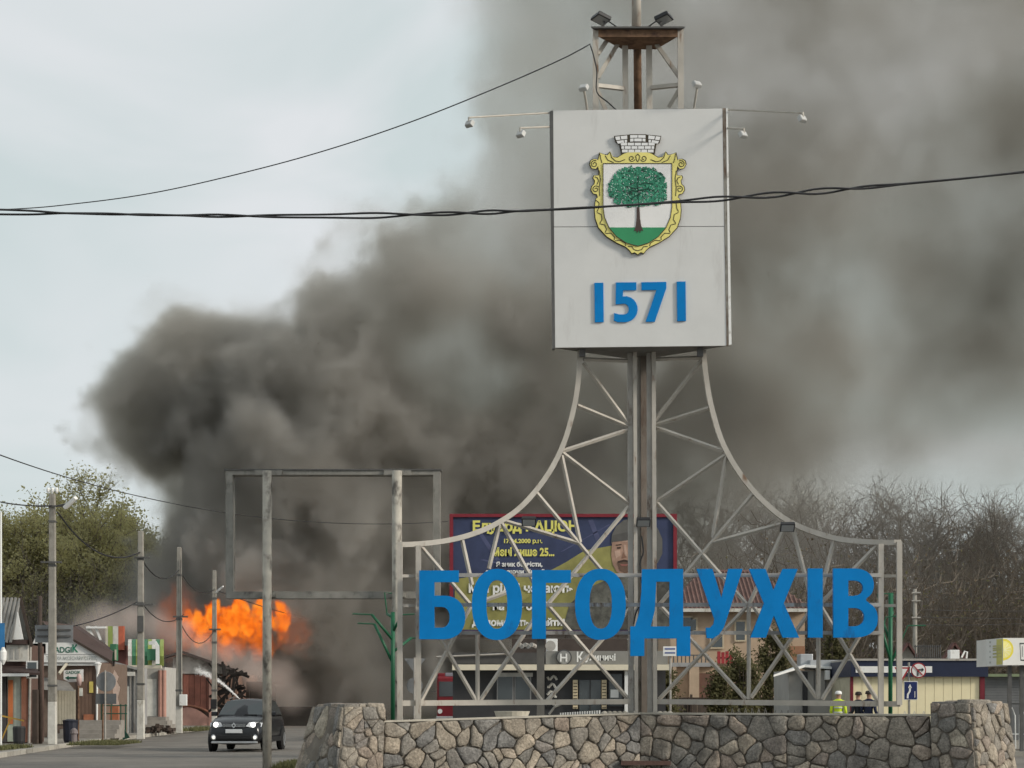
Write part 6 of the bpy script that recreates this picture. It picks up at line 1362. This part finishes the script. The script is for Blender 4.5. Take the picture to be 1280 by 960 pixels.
# outline of the plume in its own plane (133 m away), metres
OUT = [(520, -220), (556, -60), (578, 60), (598, 125), (586, 205), (572, 262), (522, 302), (455, 334), (402, 372), (376, 420), (328, 428), (275, 402), (232, 402), (190, 432), (142, 464), (124, 502), (142, 545), (180, 575), (212, 620), (208, 700), (120, 735), (30, 750), (30, 960), (1900, 960), (1900, -220)]
poly = [(W(x, y, 133).x, W(x, y, 133).z) for x, y in OUT]
x2 = X[:, 0, 0][:, None]; z2 = Z[0, 0, :][None, :]; dmin = np.full((shape[0], shape[2]), 1e9, np.float32); inside = np.zeros((shape[0], shape[2]), bool)
for (ax_, az), (bx_, bz_) in zip(poly, poly[1:]+poly[:1]):
    ex_, ez_ = bx_-ax_, bz_-az; t = np.clip(((x2-ax_)*ex_+(z2-az)*ez_)/(ex_*ex_+ez_*ez_), 0, 1); dmin = np.minimum(dmin, np.hypot(x2-ax_-t*ex_, z2-az-t*ez_))
    if abs(ez_) > 1e-6:
        cross = ((az > z2) != (bz_ > z2)) & (x2 < (bx_-ax_)*(z2-az)/(bz_-az)+ax_); inside ^= cross
sd = np.where(inside, dmin, -dmin)
# optical depth of the plume at survey points, blended smoothly between them
TAU = [(110, 500, 2.6), (200, 440, 4), (250, 500, 5), (300, 560, 5), (230, 620, 3.5), (330, 460, 4.5), (400, 400, 3.4), (440, 520, 3.6), (380, 640, 6), (300, 720, 6), (230, 700, 4.5), (215, 640, 3), (470, 720, 6), (500, 620, 5), (520, 400, 2.8), (470, 350, 2.4), (560, 300, 1.7), (545, 450, 1.9), (600, 480, 1.7), (620, 400, 2.7), (640, 560, 3.6), (560, 660, 4.5), (700, 640, 3.2), (640, 320, 1.8), (620, 230, 1.3), (650, 130, .9), (600, 40, .6), (700, 30, .8), (760, 90, 1.0),
 (830, 40, 1.0), (940, 60, 1.15), (1050, 40, 1.25), (1200, 60, 1.25), (900, 200, 1.45), (1000, 200, 1.5), (1150, 180, 1.4), (1270, 160, 1.3), (920, 350, 1.6), (1000, 340, 1.55), (1080, 330, 1.2), (1180, 330, 1.25), (1270, 330, 1.35), (760, 500, 2.2), (850, 520, 2.0), (950, 500, 1.9), (1030, 460, 1.6), (1130, 440, 1.4), (1230, 450, 1.45), (1000, 560, 1.6), (1120, 540, 1.45), (1200, 510, 1.15), (1250, 575, .5), (850, 610, 1.7), (930, 610, 1.3), (1020, 610, 1.0), (1100, 610, .75), (1180, 620, .35), (1270, 640, .2), (860, 690, 1.0), (960, 690, .4), (1080, 690, .22), (1220, 690, .08), (700, 760, 2.5), (600, 800, 5), (480, 830, 6.5), (400, 830, 5.5), (300, 840, 3.5), (820, 800, .5), (950, 800, .05), (1250, 800, .02), (130, 745, .6), (60, 775, .5), (150, 790, 1.2), (190, 785, 2.2), (205, 810, 2.6), (230, 770, 4), (1400, 300, 1.1), (1400, 600, .2), (1100, 130, 1.35), (1240, 250, 1.2), (700, -150, .8), (1100, -150, 1.0)]
num = np.zeros_like(dmin); den = np.zeros_like(dmin)
for px, py, tv in TAU:
    c = W(px, py, 133); w_ = 1/(((x2-c.x)**2+(z2-c.z)**2)+2.2)**1.7; num += w_*math.log(tv+.01); den += w_
tau = np.exp(num/den)*(1.0+.42*np.clip((x2+2)/8, 0, 1))
yc = 133+5.0*lat_noise((shape[0], 1, shape[2]), (ext[0], .1, ext[2]), 11, rng)+2.0*lat_noise((shape[0], 1, shape[2]), (ext[0], .1, ext[2]), 5, rng)
edge = smooth01(np.clip((sd[:, None, :]-.4+2.6*big+3.2*fine+2.8*mid)/np.clip(.8+2.8*(1.8-np.minimum(tau, 1.8))[:, None, :], .8, 4.5), 0, 1))
prof = np.exp(-((Y-yc)/(5.2+2.2*big))**2)
dens = edge*prof*(tau/9.6)[:, None, :]*np.exp(np.clip((1.7*big+1.5*fine+2.0*mid)*(.3+.7*np.clip((tau-1.4)/2, 0, 1))[:, None, :], -3.5, 1.6))
# the dense young part of the plume is a body with billowed skin, not a mist
hth = np.sqrt(np.clip(sd+1.0, 0, 7)*2*6.5)[:, None, :].clip(0, 7.5)
f3 = np.minimum(hth-np.abs(Y-yc), sd[:, None, :]+.2)+2.2*big+4.2*fine+3.0*mid
body = smooth01(np.clip(f3/1.1, 0, 1))*np.clip(.32+.5*mid+.25*fine, .06, 1)
ws = smooth01(np.clip((tau-1.9)/1.6, 0, 1))[:, None, :]*smooth01(np.clip((6-x2)/10, 0, 1))[:, :, None]
dens = dens*(1-.8*ws)+body*ws*smooth01(np.clip((sd+1.2)/1.4, 0, 1))[:, None, :]
dens *= smooth01(np.clip((Z-.1)/1.0, 0, 1)); dens[dens < .0015] = 0
smoke = volume_object('smoke', lo, hi, dens.astype(np.float32), smoke_m); smoke['label'] = 'thick dark grey smoke plume rising from the fire and drifting right'; smoke['category'] = 'smoke'
# flames
fire_m = bpy.data.materials.new('flames'); fire_m.use_nodes = True; n = fire_m.node_tree.nodes; l = fire_m.node_tree.links; n.clear()
o = n.new('ShaderNodeOutputMaterial'); at = n.new('ShaderNodeAttribute'); at.attribute_name = 'density'
tc_ = n.new('ShaderNodeNewGeometry'); fn = n.new('ShaderNodeTexNoise'); fn.inputs['Scale'].default_value = 1.5; fn.inputs['Detail'].default_value = 5; fn.inputs['Roughness'].default_value = .7; l.new(tc_.outputs['Position'], fn.inputs['Vector'])
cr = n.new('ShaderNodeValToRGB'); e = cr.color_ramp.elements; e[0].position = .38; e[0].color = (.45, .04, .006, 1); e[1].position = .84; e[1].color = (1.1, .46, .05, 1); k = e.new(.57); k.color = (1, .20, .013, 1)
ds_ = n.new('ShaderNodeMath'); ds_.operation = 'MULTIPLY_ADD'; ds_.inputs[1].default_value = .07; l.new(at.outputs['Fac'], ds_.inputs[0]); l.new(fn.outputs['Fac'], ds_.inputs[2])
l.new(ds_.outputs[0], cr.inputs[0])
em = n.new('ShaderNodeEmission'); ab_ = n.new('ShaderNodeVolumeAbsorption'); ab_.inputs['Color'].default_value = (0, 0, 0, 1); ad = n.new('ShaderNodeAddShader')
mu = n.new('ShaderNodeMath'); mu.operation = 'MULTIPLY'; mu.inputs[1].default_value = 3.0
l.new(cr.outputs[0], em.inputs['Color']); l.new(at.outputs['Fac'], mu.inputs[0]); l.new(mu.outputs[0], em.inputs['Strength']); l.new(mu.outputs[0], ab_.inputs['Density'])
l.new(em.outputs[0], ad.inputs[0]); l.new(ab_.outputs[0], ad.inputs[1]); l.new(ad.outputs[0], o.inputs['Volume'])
DF = 119.0
lo, hi = (PX(195, DF), 117.2, 3.2), (PX(405, DF), 121.2, 9.2); shape, ext, X, Y, Z = grid(lo, hi, .085)
rng = np.random.default_rng(11); nb = fbm(shape, [ext[0], ext[1], ext[2]*.6], 1.2, 3, rng, .6); nf = fbm(shape, [ext[0], ext[1], ext[2]*.7], .5, 3, rng, .65, True)
FL = [(196, 785, 26, .010), (222, 783, 26, .02), (370, 794, 17, .02), (240, 786, 18, .05), (258, 794, 15, .07), (290, 798, 16, .1), (325, 800, 15, .12), (350, 788, 12, .06)]  # faint low-weight entries: emissive halo painting the fire's glow on nearby smoke
rf_ = random.Random(5)
FL += [(350, 764, 7, .8), (354, 772, 8, .6), (346, 780, 9, .5), (232, 784, 9, .3), (238, 776, 8, .5)]
for i in range(21):
    px = 244+i*4.5+rf_.uniform(-3, 3); top_ = 756+8*math.sin(i*.9)+rf_.uniform(-5, 5); FL.append((px, top_+10, rf_.uniform(3.5, 6), 1)); FL.append((px+rf_.uniform(-3, 3), top_+22, rf_.uniform(5, 8), 1)); FL.append((px+rf_.uniform(-4, 4), top_+34, rf_.uniform(4, 7), .5))
fd = np.zeros(shape, np.float32)
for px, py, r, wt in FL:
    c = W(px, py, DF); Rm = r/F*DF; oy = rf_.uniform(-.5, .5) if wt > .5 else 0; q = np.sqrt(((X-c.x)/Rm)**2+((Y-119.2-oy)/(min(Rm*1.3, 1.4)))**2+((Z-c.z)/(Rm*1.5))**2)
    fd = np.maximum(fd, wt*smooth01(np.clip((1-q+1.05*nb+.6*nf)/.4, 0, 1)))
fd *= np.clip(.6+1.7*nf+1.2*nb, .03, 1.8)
fire = volume_object('flames', lo, hi, fd, fire_m); fire['label'] = 'bright orange flames above the burning roof, with a faint painted glow beside them'; fire['category'] = 'fire'
# pale smoke round the burning roofs; pink in its colour paints in the firelight
pale_m = bpy.data.materials.new('pale_smoke'); pale_m.use_nodes = True; n = pale_m.node_tree.nodes; n.clear(); o = n.new('ShaderNodeOutputMaterial'); p = n.new('ShaderNodeVolumePrincipled'); pale_m.node_tree.links.new(p.outputs[0], o.inputs['Volume'])
p.inputs['Color'].default_value = (.86, .74, .68, 1); p.inputs['Density'].default_value = 1; p.inputs['Density Attribute'].default_value = 'density'
lo, hi = (PX(60, 114), 108, .3), (PX(400, 114), 117.5, 8.2); shape, ext, X, Y, Z = grid(lo, hi, .28); nb2 = fbm(shape, ext, 3.2, 4, rng, .6); nf2 = fbm(shape, ext, 1.6, 3, rng, .6, True)
pd = np.zeros(shape, np.float32)
for px, py, r, wt in ((110, 786, 22, .35), (135, 780, 26, .5), (165, 778, 26, .55), (195, 782, 26, .5), (225, 792, 26, .45), (255, 812, 24, .4), (290, 825, 26, .45), (320, 838, 30, .5), (345, 850, 30, .4), (370, 868, 26, .25)):
    c = W(px, py, 115); Rm = r/F*115; q = np.sqrt(((X-c.x)/Rm)**2+((Y-114.5)/2.6)**2+((Z-c.z)/Rm)**2); pd = np.maximum(pd, wt*smooth01(np.clip((1-q+.6*nb2+.35*nf2)/.9, 0, 1)))
pd *= .42*np.clip(1+1.1*nb2, .1, 2)
ps_ = volume_object('pale_smoke', lo, hi, pd, pale_m); ps_['label'] = 'pale smoke drifting over the roofs beside the flames, tinted pink as painted firelight'; ps_['category'] = 'smoke'
# small flame inside the gate
lo, hi = (PX(206, 111), 110.6, 2.0), (PX(232, 111), 111.8, 4.0); shape, ext, X, Y, Z = grid(lo, hi, .07)
c = W(218, 848, 111); q = np.sqrt(((X-c.x)/.28)**2+((Y-111.2)/.3)**2+((Z-c.z)/.4)**2); fd = smooth01(np.clip((1-q+.4*fbm(shape, ext, .5, 3, rng))/.4, 0, 1))
f2 = volume_object('flames', lo, hi, fd, fire_m); f2['label'] = 'small tongue of flame at the burning building gate'; f2['category'] = 'fire'
# jet of water from the hose: a narrow spray of droplets
jet = MB(); rj = random.Random(2); A, B_ = W(303, 878, 100), W(246, 838, 109)
for i in range(2300):
    t = rj.random(); c = A.lerp(B_, t)+Vector((0, 0, 1.0*t*(1-t))); s_ = .012+.10*t**1.3; c += Vector((rj.gauss(0, s_), rj.gauss(0, s_), rj.gauss(0, s_))); z = rj.uniform(.008, .02)
    jet.add([c+Vector(v)*z for v in ((1,0,-.5), (-.5,.8,-.5), (-.5,-.8,-.5), (0,0,1))], [(0,2,1), (0,1,3), (1,2,3), (2,0,3)])
jo = jet.build('water_jet', M('water_spray', (.7, .7, .7), .3, 0, .02, 3, 0)); jo['kind'] = 'stuff'; jo['label'] = 'thin jet of hose water sprayed at the fire behind the car'; jo['category'] = 'water'
